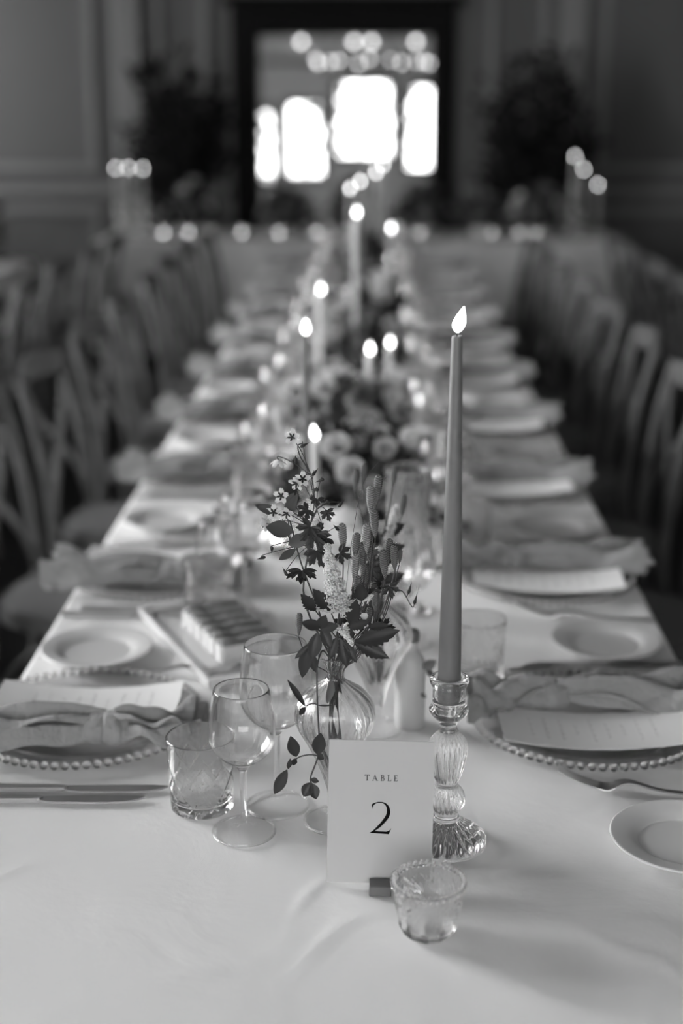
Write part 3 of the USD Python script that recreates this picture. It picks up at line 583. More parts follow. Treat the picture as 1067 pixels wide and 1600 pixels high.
t = thing('card_holder', 'small grey block with a bright metal rod at the foot of the number card', 'card holder', (.0435, 1.328, TZ + .0012))
put('block', bx(-.0115, .0115, -.008, .010, 0, .0115, .0008), K['block'], t); put('rod', tube([(.0115, .001, .0055), (.042, .001, .0055)], .0016, 8), K['rod'], t)

# ------------------------------------------------------------------ pressed glass candlestick, candles
def fl(n, a, z0, z1, swirl=0.0):
    return lambda T, R, Z, I: R * (1 + a * np.cos(n * T + swirl * Z) * np.clip((Z - z0) / .006, 0, 1) * np.clip((z1 - Z) / .006, 0, 1))
def candlestick(label, loc, group=None):
    t = thing('glass_candlestick', label, 'candlestick', loc, 0, group)
    P = smoothcurve([(0, 0), (.040, 0), (.0445, .002), (.0445, .0055), (.040, .012), (.031, .019), (.020, .0265), (.0145, .031), (.0150, .034), (.0128, .037), (.0140, .042), (.0185, .049), (.0195, .056), (.0175, .064), (.0130, .071), (.0124, .076), (.0140, .081), (.0170, .092), (.0200, .106), (.0212, .116), (.0190, .126), (.0125, .135), (.0098, .141), (.0100, .147), (.0150, .153), (.0205, .159), (.0218, .163), (.0198, .167), (.0182, .171), (.0182, .188), (.0205, .193), (.0216, .197), (.0205, .2005), (.0165, .2012), (.0140, .199), (.0132, .192), (.0130, .176), (.0100, .1722), (0, .1715)], 4)
    n1 = [fl(20, .075, .039, .072), fl(22, .06, .078, .138), fl(22, .07, .004, .030)]
    def fn(T, Rr, Z, I):
        o = I < len(P) * .8
        r = Rr.copy()
        for q in n1: r = np.where(o, q(T, r, Z, I), r)
        return r
    k = lambda z: next(i for i in range(len(P)) if P[i, 1] > z); N = len(P) - 1
    split_lathe(t, P, 160, K['pressed'], [range(0, k(.036)), range(k(.036), k(.148)), range(k(.148), N)], ['base', 'fluted_stem', 'candle_cup'], fn)
    return t
stick = candlestick('fluted pressed-glass candlestick beside the table number card', (.1175, 1.436, TZ + .001), 'glass candlesticks')
def taper(label, base, H, rb, rt, wax, lean=(0, 0), flean=0.0, group=None, cup=False, lit=True):
    t = thing('taper_candle', label, 'candle', base, 0, group); L = np.array([lean[0], lean[1]])
    zs = np.array([0, .002, .05, .15, .35, .6, .85, 1 - .004 / H, 1.0]) * H; zs[1] = .002
    v, f, _ = lathe([(0, 0), (rb * .96, 0), (rb, .002)] + [(rb + (rt - rb) * (z / H) ** 1.15, z) for z in np.linspace(.01, H - .003, 12)] + [(rt * .86, H), (rt * .35, H - .001), (0, H - .0012)], 28)
    v = v.copy(); v[:, :2] += L * (v[:, 2:] / H) ** 1.6; put('wax', weld((v, f)), wax, t, smooth=50)
    top = np.array([L[0], L[1], H - .001]); put('wick', tube([top, top + (.0, 0, .005), top + (.0012, 0, .009)], .0008, 6), K['wick'], t)
    if lit: put('flame', move(flame_mesh(.027, .0065, flean), top + (.0005, 0, .004)), K['flame'], t, smooth=True)
    return t
taper('tall grey taper candle burning in the candlestick beside the number card', (.1175, 1.436, TZ + .1735), .400, .0128, .0056, K['dark_wax'], (.0, .0), .006)

# ------------------------------------------------------------------ votive holder in front
def votive(label, loc, group=None, lit=False):
    t = thing('votive_holder', label, 'votive holder', loc, 0, group); H = .062
    out = smoothcurve([(0, .0015), (.014, .0008), (.021, .002), (.0262, .007), (.0288, .014), (.0308, .026), (.0328, .040), (.0345, .052), (.0350, .0565), (.0345, .0585)], 6); no = len(out)
    inn = smoothcurve([(.0325, .0585), (.0318, .056), (.0300, .044), (.0278, .026), (.0255, .014), (.020, .0095), (.010, .008), (0, .008)], 3)
    def fn(T, Rr, Z, I):
        u = T * 11 / (2 * PI); lobe = np.abs(np.sin(PI * u)); arch = np.clip((.043 - Z) / .02, 0, 1) * np.clip((Z - .004) / .006, 0, 1)
        band = np.exp(-((Z - (.043 + .004 * np.sin(2 * PI * u))) / .0022) ** 2) * .0011 + np.exp(-((Z - .034 - .0025 * np.cos(4 * PI * u)) / .002) ** 2) * .0008
        grain = .0006 * np.sin(T * 44 + 900 * Z) * np.sin(900 * Z) * (Z > .02)
        return np.where(I < no, Rr + .0030 * (lobe ** .7 - .7) * arch + band + grain, Rr)
    v, f, _ = lathe(np.vstack([out, inn]), 132, fn); put('body', weld((v, f)), K['pressed'], t, smooth=50)
    b = scaled(ball(.0026, 2), (1, 1, 1.6)); put('beaded_rim', cat([move(b, (.0358 * math.cos(a), .0358 * math.sin(a), .0595)) for a in np.arange(36) * 2 * PI / 36]), K['pressed'], t, smooth=True)
    if lit:
        v, f, _ = lathe([(0, .0085), (.018, .0085), (.0185, .010), (.0185, .022), (.017, .0232), (0, .0225)], 24); put('tealight', weld((v, f)), K['pale_wax'], t); put('flame', move(flame_mesh(.02, .005), (0, 0, .024)), K['flame'], t, smooth=True)
    return t
votive('clear pressed-glass votive cup with beaded rim in the foreground before the card', (.091, 1.252, TZ + .001))

# ------------------------------------------------------------------ bud vases
def bud_vase(label, loc, group):
    t = thing('bud_vase', label, 'vase', loc, 0, group); w = .0018
    O = smoothcurve([(0, .001), (.030, .0008), (.0355, .002), (.0350, .0042), (.020, .008), (.0085, .014), (.0075, .030), (.0105, .045), (.014, .058), (.021, .078), (.0325, .102), (.0420, .119), (.0455, .134), (.0420, .150), (.0320, .1625), (.0190, .1715), (.0112, .178), (.0105, .186), (.0130, .195), (.0175, .203), (.0195, .2065)], 4); no = len(O)
    I_ = smoothcurve([(.0187, .2075), (.0165, .204), (.0115, .195), (.0090, .186), (.0095, .178), (.0172, .1702), (.0303, .161), (.0400, .1495), (.0435, .134), (.0402, .1195), (.0307, .103), (.0192, .079), (.0122, .060), (.008, .052), (0, .048)], 4)
    P = np.vstack([O, I_])
    def fn(T, Rr, Z, I): return np.where(I < no, Rr * (1 + .022 * np.cos(18 * T + 34 * (Z - .05)) * np.clip((Z - .04) / .02, 0, 1) * np.clip((.204 - Z) / .01, 0, 1)), Rr)
    k = lambda z: next(i for i in range(len(P)) if P[i, 1] > z); N = len(P) - 1; n = 126
    split_lathe(t, P, n, K['glass'], [range(0, k(.010)), range(k(.010), N)], ['foot', 'body'], fn, thin=('foot',))
    a = np.linspace(0, 2 * PI, 73); put('foot_rim', tube(np.stack([.0352 * np.cos(a), .0352 * np.sin(a), 0 * a + .0024], 1), .0016, 8, False), K['bowl'], stage.GetPrimAtPath(str(t.GetPath()) + '/foot'), smooth=True)
    wp = [p for p in I_[::-1] if p[1] < .112]; wp = [(0, .0485)] + [(p[0] - .0004, p[1]) for p in wp[1:] if p[1] < .1105] + [(.0350, .1115), (0, .1115)]
    v, f, _ = lathe(wp, 48); put('water', weld((v, f)), K['water'], t, smooth=50)
    return t
VX, VY = -.008, 1.482
vase = bud_vase('round fluted glass bud vase on a foot behind the number card', (VX, VY, TZ + .001), 'glass bud vases')
dup(vase, 'fluted glass bud vase second from the camera, behind the front bouquet', (.040, 1.735, TZ + .001), 40)

NECK = np.array([VX, VY, TZ + .184]); FOOTP = np.array([VX, VY, TZ + .062])
def stem_path(end, mid=None, k=5, n0=0.0, neck=NECK, foot=FOOTP):
    a = n0; off = np.array([.0062 * math.cos(a), .0062 * math.sin(a), 0]); low = np.array([-.010 * math.cos(a), -.010 * math.sin(a), .012 * abs(math.sin(3 * a)) + .006])
    pts = [foot + low, neck + off * .9 - np.array([0, 0, .02]), neck + off]
    if mid is not None: pts += [np.array(m) for m in mid]
    return smoothcurve(pts + [np.array(end)], k)
rb = random.Random(21)
# wild geranium: one branching spray with flowers, buds and lobed leaves
t = thing('geranium_spray', 'tall branching spray of small white flowers and buds, left in the front vase', 'flower')
main = [(-.041, 1.478, 1.02), (-.036, 1.476, 1.085)]; hub = np.array([-.0355, 1.476, 1.108]); hub2 = np.array([-.027, 1.477, 1.128])
put('stem', tube(stem_path(hub2, main + [hub], 5, .6), .0011, 7), K['stem'], t)
FL = [(-.0523, 1.2094, 1), (-.0676, 1.1849, 0), (-.048, 1.1603, 1), (-.0647, 1.1446, 1), (-.0731, 1.1274, .5), (-.0816, 1.1129, -.5), (-.0586, 1.1275, .6), (-.0418, 1.1625, .4)]
for i, (x, z, face) in enumerate(FL):
    d = unit((-.3 + .3 * math.sin(i * 2.1), -1.0 if face > 0 else .2, .5 * math.cos(i * 1.7) - (1.2 if face == 0 else 0))); c = np.array([x, 1.468 + .006 * math.sin(i * 3), z]); b = hub if z < 1.15 else np.array([-.033, 1.476, 1.165])
    fp = put('flower', cat([aim(petal_flower(.0092, 5, .5 if face else 1.3), c, d)]), K['petal'], t, smooth=60)
    put('sepals', cat([aim(cat([rz(rx(leaf(.006, .0022, .1, 0, 5), -1.1), q * 2 * PI / 5 + .6) for q in range(5)] + [ball(.0012, 1)]), c + d * .0012, d)]), K['leaf'], fp, smooth=60)
    mid = (b + c) / 2 + np.array([0, .004, .004]); put('flower_stalk', tube(smoothcurve([b, mid, c - d * .006 + np.array([0, 0, -.002]), c], 4), .0005, 6), K['stem'], t)
put('stem', tube(smoothcurve([hub, (-.030, 1.476, 1.135), (-.033, 1.476, 1.165), (-.044, 1.474, 1.186), (-.047, 1.474, 1.199), (-.0414, 1.474, 1.2015)], 4), .0007, 6), K['stem'], t)
for x, z in [(-.0414, 1.2002), (-.0497, 1.1825), (-.0217, 1.1614), (-.0306, 1.1663), (-.0272, 1.1507), (-.0176, 1.1278), (-.0155, 1.1378), (-.0024, 1.1315), (-.0758, 1.086), (-.0858, 1.0741), (-.0607, 1.0581), (-.033, 1.142), (-.022, 1.112), (-.005, 1.108)]:
    c = np.array([x, 1.474 + rb.uniform(-.008, .008), z]); d = unit((rb.uniform(-.6, .6), rb.uniform(-.4, .3), rb.uniform(-.6, .9))); b = hub2 if z > 1.11 else hub - np.array([0, 0, .02])
    v, f, _ = lathe(smoothcurve([(0, -.003), (.0014, -.0022), (.0019, 0), (.0013, .0028), (.0004, .006), (0, .0085)], 3), 8); put('bud', aim(weld((v, f)), c, d), K['leaf'], t, smooth=True)
    put('flower_stalk', tube(smoothcurve([b, (b + c) / 2 + (rb.uniform(-.004, .004), 0, rb.uniform(.002, .007)), c + np.array([0, 0, .003]), c], 4), .00045, 5), K['stem'], t)
for i, (x, z, R_) in enumerate([(-.0436, 1.0599, .019), (-.0273, 1.0813, .017), (-.0334, 1.1125, .015), (-.0023, 1.0793, .012), (-.0368, 1.1291, .011), (-.0307, 1.1045, .018), (-.018, 1.095, .012), (-.026, 1.142, .009), (-.016, 1.128, .009)]):
    c = np.array([x, 1.470 + .007 * math.sin(i * 2.3), z]); put('lobed_leaf', aim(palmate(R_ * 1.3), c, (math.sin(i * 2.7) * .9, -.55, -.5 + .4 * math.cos(i * 1.9)), (0, -1, .5)), K['leaf'], t, smooth=60)
t = thing('oval_leaf_sprig', 'sprig of smooth dark oval leaves at the left of the front bouquet', 'foliage')
put('stem', tube(stem_path((-.058, 1.468, 1.128), [(-.022, 1.475, 1.0), (-.045, 1.472, 1.07)], 5, 2.2), .0009, 6), K['stem'], t)
for (x0, z0), (x1, z1), w in [((-.063, 1.124), (-.094, 1.137), .011), ((-.052, 1.105), (-.082, 1.112), .019), ((-.058, 1.090), (-.034, 1.102), .015), ((-.064, 1.118), (-.046, 1.150), .011), ((-.060, 1.134), (-.050, 1.151), .008), ((-.05, 1.085), (-.068, 1.075), .009)]:
    a, b = np.array([x0, 1.470, z0]), np.array([x1, 1.462, z1]); put('leaf', aim(leaf(np.linalg.norm(b - a), w, -.08, 0, 12), a, b - a, (0, -1, .35)), K['midleaf'], t, smooth=60)
    put('leaf_stalk', tube([(-.055, 1.47, 1.09), (a + np.array([-.055, 1.47, 1.09])) / 2, a], .0005, 5), K['stem'], t)
# quaking grass
sh = seed_head()
for i, (x, z) in enumerate([(.0308, 1.1375), (.0384, 1.1476), (.0351, 1.1151), (.0003, 1.0923), (.015, 1.0865), (.0269, 1.0961), (.0297, 1.0778), (.0144, 1.0637), (.0221, 1.0726), (.025, 1.0497), (.0172, 1.0407), (.0508, 1.0758), (.0459, 1.0669), (.0571, 1.0729), (.0635, 1.07), (.0364, 1.0259), (.0245, .9995), (.0294, 1.0011), (-.0474, .9974)]):
    y = 1.482 + .013 * math.sin(i * 2.4); c = np.array([x, y, z]); lean = np.array([.10 * math.sin(i * 1.9), .1 * math.cos(i), 1.0]); s = (.62 if i == 14 else rb.uniform(.92, 1.08)) * (1.18 if i < 14 else 1)
    special = {1: 'grass stem carrying the topmost seed head of the front bouquet', 14: 'grass stem with the small rightmost seed head of the front bouquet', 18: 'grass stem with a lone seed head low at the left above the large wine glass', 3: 'grass stem with the pale seed head just right of the geranium spray', 16: 'grass stem with the lowest seed head, above the large serrated leaf'}
    t = thing('quaking_grass_stem', special.get(i, 'thin grass stem with one ribbed seed head amid the front bouquet'), 'grass', group='quaking grass heads in the front vase')
    d = unit(lean); base = c - d * .014 * s; put_seed(sh, s, base, d, i in (3, 5, 0, 7), t)
    tip = base + np.array([0, 0, -.001]); put('stem', tube(stem_path(tip, [(NECK + tip) / 2 + np.array([(x - VX) * .22, 0, -.006])], 5, i * 1.3), .0006, 5), K['stem'], t)
t = thing('grass_awn', 'single bare curved grass blade rising left of the topmost seed heads', 'grass'); put('blade', tube(stem_path((.040, 1.50, 1.176), [(.006, 1.49, 1.05), (.0125, 1.495, 1.10), (.022, 1.50, 1.150)], 6, 1.1), .00028, 5), K['stem'], t)
# astilbe
t = thing('astilbe_stem', 'creamy feathery astilbe plume in the middle of the front bouquet', 'flower')
put('stem', tube(stem_path((-.010, 1.462, 1.075), [(-.004, 1.468, 1.0), (-.003, 1.463, 1.03)], 5, 4.2), .0011, 6), K['stem'], t)
pl = cat([plume((-.0165, 1.46, 1.094), (-.003, 1.46, 1.020), .0185, 2300, 3, .0014), plume((.034, 1.465, 1.034), (.002, 1.462, 1.022), .0075, 420, 4), plume((-.040, 1.462, 1.022), (-.010, 1.464, 1.018), .0075, 420, 5), plume((.012, 1.448, .984), (.0, 1.455, 1.0), .008, 320, 6)])
put('plume', pl, K['plume'], t, kind='stuff', smooth=True)
# serrated leaves
t = thing('serrated_leaf_stem', 'stem of large dark serrated leaves at the base of the front bouquet', 'foliage')
put('stem', tube(stem_path((.010, 1.458, .985), None, 5, 5.1), .0012, 6), K['stem'], t)
for (x0, z0), (x1, z1), w in [((.014, .982), (.062, 1.000), .026), ((.013, .982), (.052, .968), .020), ((-.012, 1.018), (-.030, 1.046), .020), ((-.028, 1.018), (-.043, 1.040), .017), ((-.002, .988), (.006, .956), .018), ((.002, .985), (.017, .962), .014), ((-.004, .99), (-.014, .964), .014), ((.022, 1.03), (.02, 1.052), .02), ((.005, 1.0), (.03, 1.01), .016), ((.01, 1.0), (.016, 1.034), .02), ((.028, 1.0), (.052, 1.006), .012)]:
    a, b = np.array([x0, 1.458, z0]), np.array([x1, 1.448, z1]); put('leaf', aim(leaf(np.linalg.norm(b - a), w * .85, .1, 8, 8), a, b - a, (0, -1, .4)), K['leaf'], t, smooth=50)
    put('leaf_stalk', tube([(.004, 1.462, .972), (a + np.array([.004, 1.462, .972])) / 2, a], .0007, 5), K['stem'], t)
t = thing('hellebore_stem', 'drooping dark blossom in front of the vase neck, left of centre', 'flower')
put('stem', tube(stem_path((-.030, 1.415, 1.015), [(-.016, 1.45, .99)], 5, 3.4), .0011, 6), K['stem'], t)
for (x0, y0, z0), (x1, y1, z1), w in [((-.020, 1.41, 1.018), (-.040, 1.40, 1.026), .012), ((-.020, 1.41, 1.018), (-.010, 1.40, .998), .012), ((-.022, 1.41, 1.016), (-.016, 1.405, 1.032), .012), ((-.024, 1.41, 1.012), (-.030, 1.40, .985), .015), ((-.022, 1.41, 1.016), (-.003, 1.402, 1.022), .012), ((-.034, 1.41, 1.0), (-.041, 1.402, .962), .014), ((-.03, 1.41, 1.0), (-.048, 1.402, .985), .007), ((-.032, 1.41, .99), (-.026, 1.404, .968), .010)]:
    a, b = np.array([x0, y0, z0]), np.array([x1, y1, z1]); put('petal', aim(leaf(np.linalg.norm(b - a), w, .12, 0, 10, .3), a, b - a, (0, -1, .3)), K['leaf'], t, smooth=60)
t = thing('anemone_flower', 'white open flower with a dark eye low in the front bouquet', 'flower')
c = np.array([.016, 1.462, 1.006]); put('petals', aim(petal_flower(.014, 6, .35, False), c, (.1, -1, .2)), K['petal'], t, smooth=60); put('eye', aim(scaled(ball(.003, 2), (1, 1, .6)), c + np.array([0, -.0016, 0]), (.1, -1, .2)), K['eye'], t, smooth=True); put('stem', tube(stem_path(c + np.array([0, .001, 0]), None, 5, 2.9), .001, 6), K['stem'], t)
t = thing('foliage_spray', 'dark leafy stem filling between the seed heads and the plume', 'foliage')
put('stem', tube(stem_path((.028, 1.505, 1.06), [(.012, 1.49, 1.0)], 5, 1.9), .001, 6), K['stem'], t)
for k in range(16):
    q = k / 15; c = np.array([.006 + .034 * q + .012 * math.sin(k * 2.4), 1.498 + .01 * math.cos(k * 1.7), .972 + .095 * q + .006 * math.sin(k)]); put('lobed_leaf', aim(palmate(.014 + .004 * math.sin(k * 3.1)), c, (math.sin(k * 2.2), -.5 + .3 * math.cos(k), -.4 + .9 * math.sin(k * 1.3)), (0, -1, .4)), K['leaf'] if k % 3 else K['midleaf'], t, smooth=60)
# spray leaning out at the right of the bouquet
t = thing('geranium_spray', 'thin geranium stem with two pointed buds leaning out right', 'flower')
put('stem', tube(stem_path((.060, 1.478, 1.068), [(.030, 1.48, .985), (.048, 1.48, 1.02)], 5, 5.8), .0009, 6), K['stem'], t)
put('lobed_leaf', aim(palmate(.015), (.052, 1.474, 1.042), (.2, -.5, -.7), (0, -1, .5)), K['leaf'], t, smooth=60); put('lobed_leaf', aim(palmate(.016), (.044, 1.478, .992), (.9, -.3, .15), (0, -1, .5)), K['leaf'], t, smooth=60)
for x, z in ((.0735, 1.036), (.080, 1.024)):
    v, f, _ = lathe(smoothcurve([(0, -.003), (.0014, -.0022), (.0019, 0), (.0013, .0028), (.0004, .008), (0, .014)], 3), 8); put('bud', aim(weld((v, f)), (x, 1.474, z), (.25, 0, 1)), K['leaf'], t, smooth=True); put('flower_stalk', tube(smoothcurve([(.054, 1.477, 1.036), (.066, 1.475, 1.036), (x - .003, 1.474, z - .006), (x, 1.474, z)], 4), .0005, 5), K['stem'], t)
# trailing sprig in front of the vase
t = thing('trailing_sprig', 'dark trailing sprig of paired leaves hanging down before the vase', 'foliage')
Y = 1.392
put('stem', tube(smoothcurve([(-.012, 1.455, .962), (-.020, 1.425, .985), (-.0245, 1.398, .975), (-.024, Y, .937), (-.0225, Y, .900), (-.0235, Y, .8776), (-.0319, Y, .8519), (-.030, Y, .843)], 6), .0009, 7), K['stem'], t)
put('stem', tube(smoothcurve([(-.024, Y, .937), (-.030, Y, .938), (-.0355, Y, .9354)], 4), .0007, 6), K['stem'], t); put('stem', tube(smoothcurve([(-.0235, Y, .8776), (-.034, Y, .8785), (-.0462, Y, .8744), (-.056, Y, .862)], 4), .0008, 6), K['stem'], t)
for (x0, z0), (x1, z1), w, fa in [((-.0365, .934), (-.0545, .967), .0065, .3), ((-.024, .936), (-.009, .9385), .002, 0), ((-.0135, .9385), (-.0085, .968), .012, .9), ((-.037, .934), (-.043, .9275), .006, 0), ((-.047, .876), (-.0525, .902), .0135, 0), ((-.0245, .879), (-.0205, .906), .0150, 0), ((-.0245, .879), (-.0175, .8765), .007, 0), ((-.0475, .874), (-.0505, .869), .006, 0), ((-.056, .862), (-.053, .876), .006, .4), ((-.057, .861), (-.071, .834), .0125, 0), ((-.031, .846), (-.0395, .832), .0135, 0), ((-.0305, .845), (-.0255, .829), .012, .2), ((-.0315, .85), (-.023, .85), .006, .2)]:
    a, b = np.array([x0, Y, z0]), np.array([x1, Y - .006, z1]); put('leaf', aim(leaf(np.linalg.norm(b - a), w, .06, 0, 10), a, b - a, (fa, -1, .35)), K['leaf'] if fa < .8 else K['paleleaf'], t, smooth=60)

# stems in the second vase
N2 = np.array([.040, 1.735, TZ + .184]); F2 = np.array([.040, 1.735, TZ + .06])
for i, (x, z) in enumerate([(.058, 1.098), (.020, 1.100), (.010, 1.093), (.035, 1.07), (.070, 1.06)]):
    t = thing('quaking_grass_stem', 'blurred grass stem with a seed head in the second vase', 'grass', group='grass heads in the second vase')
    c = np.array([x, 1.735, z]); put_seed(sh, 1.1, c - np.array([0, 0, .015]), (.1, 0, 1), False, t); put('stem', tube(stem_path(c - np.array([0, 0, .015]), [(N2 + c) / 2], 5, i * 1.7, N2, F2), .0007, 5), K['stem'], t)
t = thing('astilbe_stem', 'small pale plume in the second vase behind the seed heads', 'flower'); put('stem', tube(stem_path((.05, 1.735, 1.04), None, 5, 1, N2, F2), .0011, 6), K['stem'], t); put('plume', cat([plume((.062, 1.74, 1.06), (.05, 1.735, .99), .014, 500, 13, .0016)]), K['plume'], t, kind='stuff', smooth=True)
t = thing('dark_foliage_stem', 'dark leafy stem in the second vase behind the front bouquet', 'foliage'); put('stem', tube(stem_path((.045, 1.735, 1.02), None, 5, 2, N2, F2), .0018, 6), K['stem'], t)
for k in range(9):
    a = k * 2.4; put('leaf', aim(leaf(.035, .018, .15, 7, 7), (.043, 1.735, .955 + .008 * k), (math.cos(a), math.sin(a) * .6, .45), (0, -1, .4)), K['leaf'], t, smooth=50)
for k in range(7):
    t = thing('flower_stem', 'bare dark stem inside the second bud vase', 'stem', group='dark stems inside the second vase'); put('stem', tube(stem_path((.040 + .01 * math.cos(k), 1.735 + .008 * math.sin(k), .985), None, 5, k * .9, N2, F2), .0016, 6), K['stem'], t)
# ribbed goblet vase, bottle, tag
def goblet(label, loc):
    t = thing('footed_glass_vase', label, 'vase', loc)
    O = smoothcurve([(0, .001), (.034, .001), (.037, .003), (.034, .006), (.012, .012), (.007, .022), (.007, .045), (.014, .060), (.026, .085), (.031, .12), (.034, .17), (.0385, .235), (.039, .238)], 4); no = len(O)
    P = np.vstack([O, smoothcurve([(.038, .2385), (.0365, .235), (.032, .17), (.029, .12), (.024, .087), (.010, .064), (0, .060)], 4)])
    fn = lambda T, R_, Z, I: np.where(I < no, R_ * (1 + .03 * np.cos(16 * T) * np.clip((Z - .06) / .02, 0, 1) * np.clip((.225 - Z) / .02, 0, 1)), R_)
    k = lambda z: next(i for i in range(len(P)) if P[i, 1] > z); N = len(P) - 1
    split_lathe(t, P, 112, K['glass'], [range(0, k(.010)), range(k(.010), k(.05)), range(k(.05), N)], ['foot', 'stem', 'bowl'], fn)
    return t
gob = goblet('tall ribbed footed glass vase behind the seed heads, left of the tall candle', (.090, 2.20, TZ + .001))
def bottle(label, loc):
    t = thing('favour_bottle', label, 'bottle', loc)
    v, f, _ = lathe(smoothcurve([(0, .001), (.017, .001), (.020, .004), (.0203, .06), (.0200, .086), (.0165, .099), (.0095, .108), (.0088, .120), (0, .121)], 4), 40); put('body', weld((v, f)), K['frosted'], t, smooth=40)
    v, f, _ = lathe([(0, .1195), (.0105, .1195), (.0112, .1205), (.0112, .1325), (.0100, .1345), (0, .1350)], 32); put('cap', weld((v, f)), K['cap'], t)
    for a, b, w in (((.016, -.012, .085), (.033, -.016, .098), .014), ((.02, -.012, .086), (.031, -.01, .072), .008), ((.014, -.0155, .052), (.021, -.018, .046), .006)): a, b = np.array(a), np.array(b); put('leaf_tag', aim(leaf(np.linalg.norm(b - a), w, .05, 0, 8), a, b - a, (0, -1, .4)), K['paleleaf'], t, smooth=60)
    return t
bottle('small frosted bottle with a dark cap and leaf sprig behind the number card', (.084, 1.752, TZ + .001))
t = thing('paper_tag', 'small white folded place card seen through the large wine glass', 'card', (-.112, 1.862, TZ + .0015), 24)
put('front_leaf', sheet(np.stack([np.stack([np.linspace(-.04, .04, 5), np.full(5, -.022 + .018 * s), np.full(5, .0 + .046 * s)], 1) for s in np.linspace(0, 1, 4)], 0), .0005), K['paper'], t, smooth=False); put('back_leaf', sheet(np.stack([np.stack([np.linspace(-.04, .04, 5), np.full(5, .015 - .018 * s), np.full(5, .0 + .046 * s)], 1) for s in np.linspace(0, 1, 4)], 0), .0005), K['paper'], t, smooth=False)
put('printed_leaf', aim(leaf(.018, .009, 0, 0, 6), (.006, -.0115, .018), (.2, .3, .9), (0, -1, .3)), K['ink'], t, smooth=False)

# ------------------------------------------------------------------ bread on its platter
PL = np.array([-.200, 2.048, TZ + .0015]); PA = -64
t = thing('bread_platter', 'rectangular white platter with raised edges under the sliced bread', 'platter', PL, PA)
ra = Polygon([(-.165, -.075), (.165, -.075), (.165, .075), (-.165, .075)]).buffer(.006); put('base', move(extrude(ra.buffer(-.01), .004), (0, 0, .001)), K['china'], t, smooth=30)
put('rim', move(extrude(ra.difference(ra.buffer(-.006)), .014), (0, 0, .001)), K['china'], t, smooth=30)
br = random.Random(11); sl0 = None
for k in range(6):
    def slice_mesh():
        th = .0255; b = bx(-th / 2, th / 2, -.048, .048, 0, .038, .006); t2 = trimesh.Trimesh(*b); t2 = t2.subdivide_to_size(.009); v = np.array(t2.vertices); n = meshkit.fbm(v * 60, 3)[:, None] - .5; return v + n * np.array([.002, .006, .006]), np.array(t2.faces)
    lab = f'thick slice of crusty bread on the platter, {["farthest left", "second from the far end", "third from the far end", "third from the near end", "second from the near end", "nearest"][k]} in the row'
    loc = PL + np.array([math.cos(math.radians(PA)), math.sin(math.radians(PA)), 0]) * (-.055 + .031 * k) + np.array([0.006, 0, .0065])
    if sl0 is None:
        sl0 = thing('bread_slice', lab, 'bread', loc, PA + 3, 'slices of the loaf on the platter'); v, f = slice_mesh(); top = v[f].mean(1)[:, 2] > .031; side = ~top
        for nm, sel, m in (('crust', top, K['crust']), ('crumb', side, K['crumb'])):
            u = np.unique(f[sel]); mp = np.zeros(len(v), int); mp[u] = np.arange(len(u)); put(nm, (v[u], mp[f[sel]]), m, sl0, smooth=60)
    else: dup(sl0, lab, loc, PA + br.uniform(-5, 5))

# ------------------------------------------------------------------ centrepieces down the table
def arrangement(label, loc, rad, height, roses, leaves, seed, leafsize=.045, dark=.7, singly=True, name='floral_centrepiece', basez=0.0, holder=True, extra=()):
    r = random.Random(seed); t = thing(name, label, 'flower arrangement', loc)
    if holder:
        v, f, _ = lathe(smoothcurve([(0, .001), (rad * .45, .001), (rad * .55, .01), (rad * .6, .045), (rad * .57, .045), (rad * .5, .012), (0, .010)], 3), 32); put('bowl', weld((v, f)), K['china'], t, smooth=50)
        v, f = ball(1, 3); v = v * np.array([rad * .62, rad * .62, height * .36]) + np.array([0, 0, .045 + height * .30]); v = v + (meshkit.fbm(v * 40, 3)[:, None] - .5) * .03; put('moss', (v, f), K['leaf'], t, smooth=60)
    c0 = np.array([0, 0, basez + .05])
    def surf(lo=.0):
        a = r.uniform(0, 2 * PI); e = math.asin(r.uniform(lo, 1)); d = np.array([math.cos(a) * math.cos(e), math.sin(a) * math.cos(e), math.sin(e)]); return d, c0 + d * np.array([rad, rad, height - .05])
    for R_, n, col in roses:
        for k in range(n):
            d, p = surf(.1); put('blossom', aim(rose(R_ * r.uniform(.85, 1.1), 16, r.randint(0, 999)), p * np.array([.92, .92, .95]), d + np.array([0, -.3, .2])), K[col], t, smooth=70)
    for (ex, ey, ez), R_, col in extra: put('blossom', aim(rose(R_, 18, r.randint(0, 999)), (ex, ey, ez), (ex * 2, -1, .45)), K[col], t, smooth=70)
    ms = []
    for k in range(leaves):
        d, p = surf(.0); L = leafsize * r.uniform(.7, 1.25); m = aim(leaf(L, L * r.uniform(.4, .6), r.uniform(-.05, .3), 0, 6), p * .82, d + np.array([r.uniform(-.6, .6), r.uniform(-.6, .6), r.uniform(-.5, .5)]), (r.uniform(-1, 1), -1, .6)); m = (np.maximum(m[0], [-9, -9, .004]), m[1])
        if singly: put('leaf', m, K['leaf'] if r.random() < dark else K['midleaf'], t, smooth=60)
        else: ms.append(m)
    if ms: put('foliage', cat(ms), K['leaf'] if dark > .5 else K['midleaf'], t, kind='stuff', smooth=60)
    return t
arrangement('low centrepiece of white roses and dark leaves nearest the front vase', (.0, 2.72, TZ + .001), .115, .185, [(.030, 5, 'rose'), (.024, 5, 'petal'), (.02, 4, 'dusky')], 150, 31, .06, .9, extra=[((-.036, -.10, .172), .030, 'petal'), ((-.008, -.165, .142), .029, 'petal'), ((.055, -.10, .17), .024, 'rose'), ((.03, -.14, .10), .026, 'rose')])
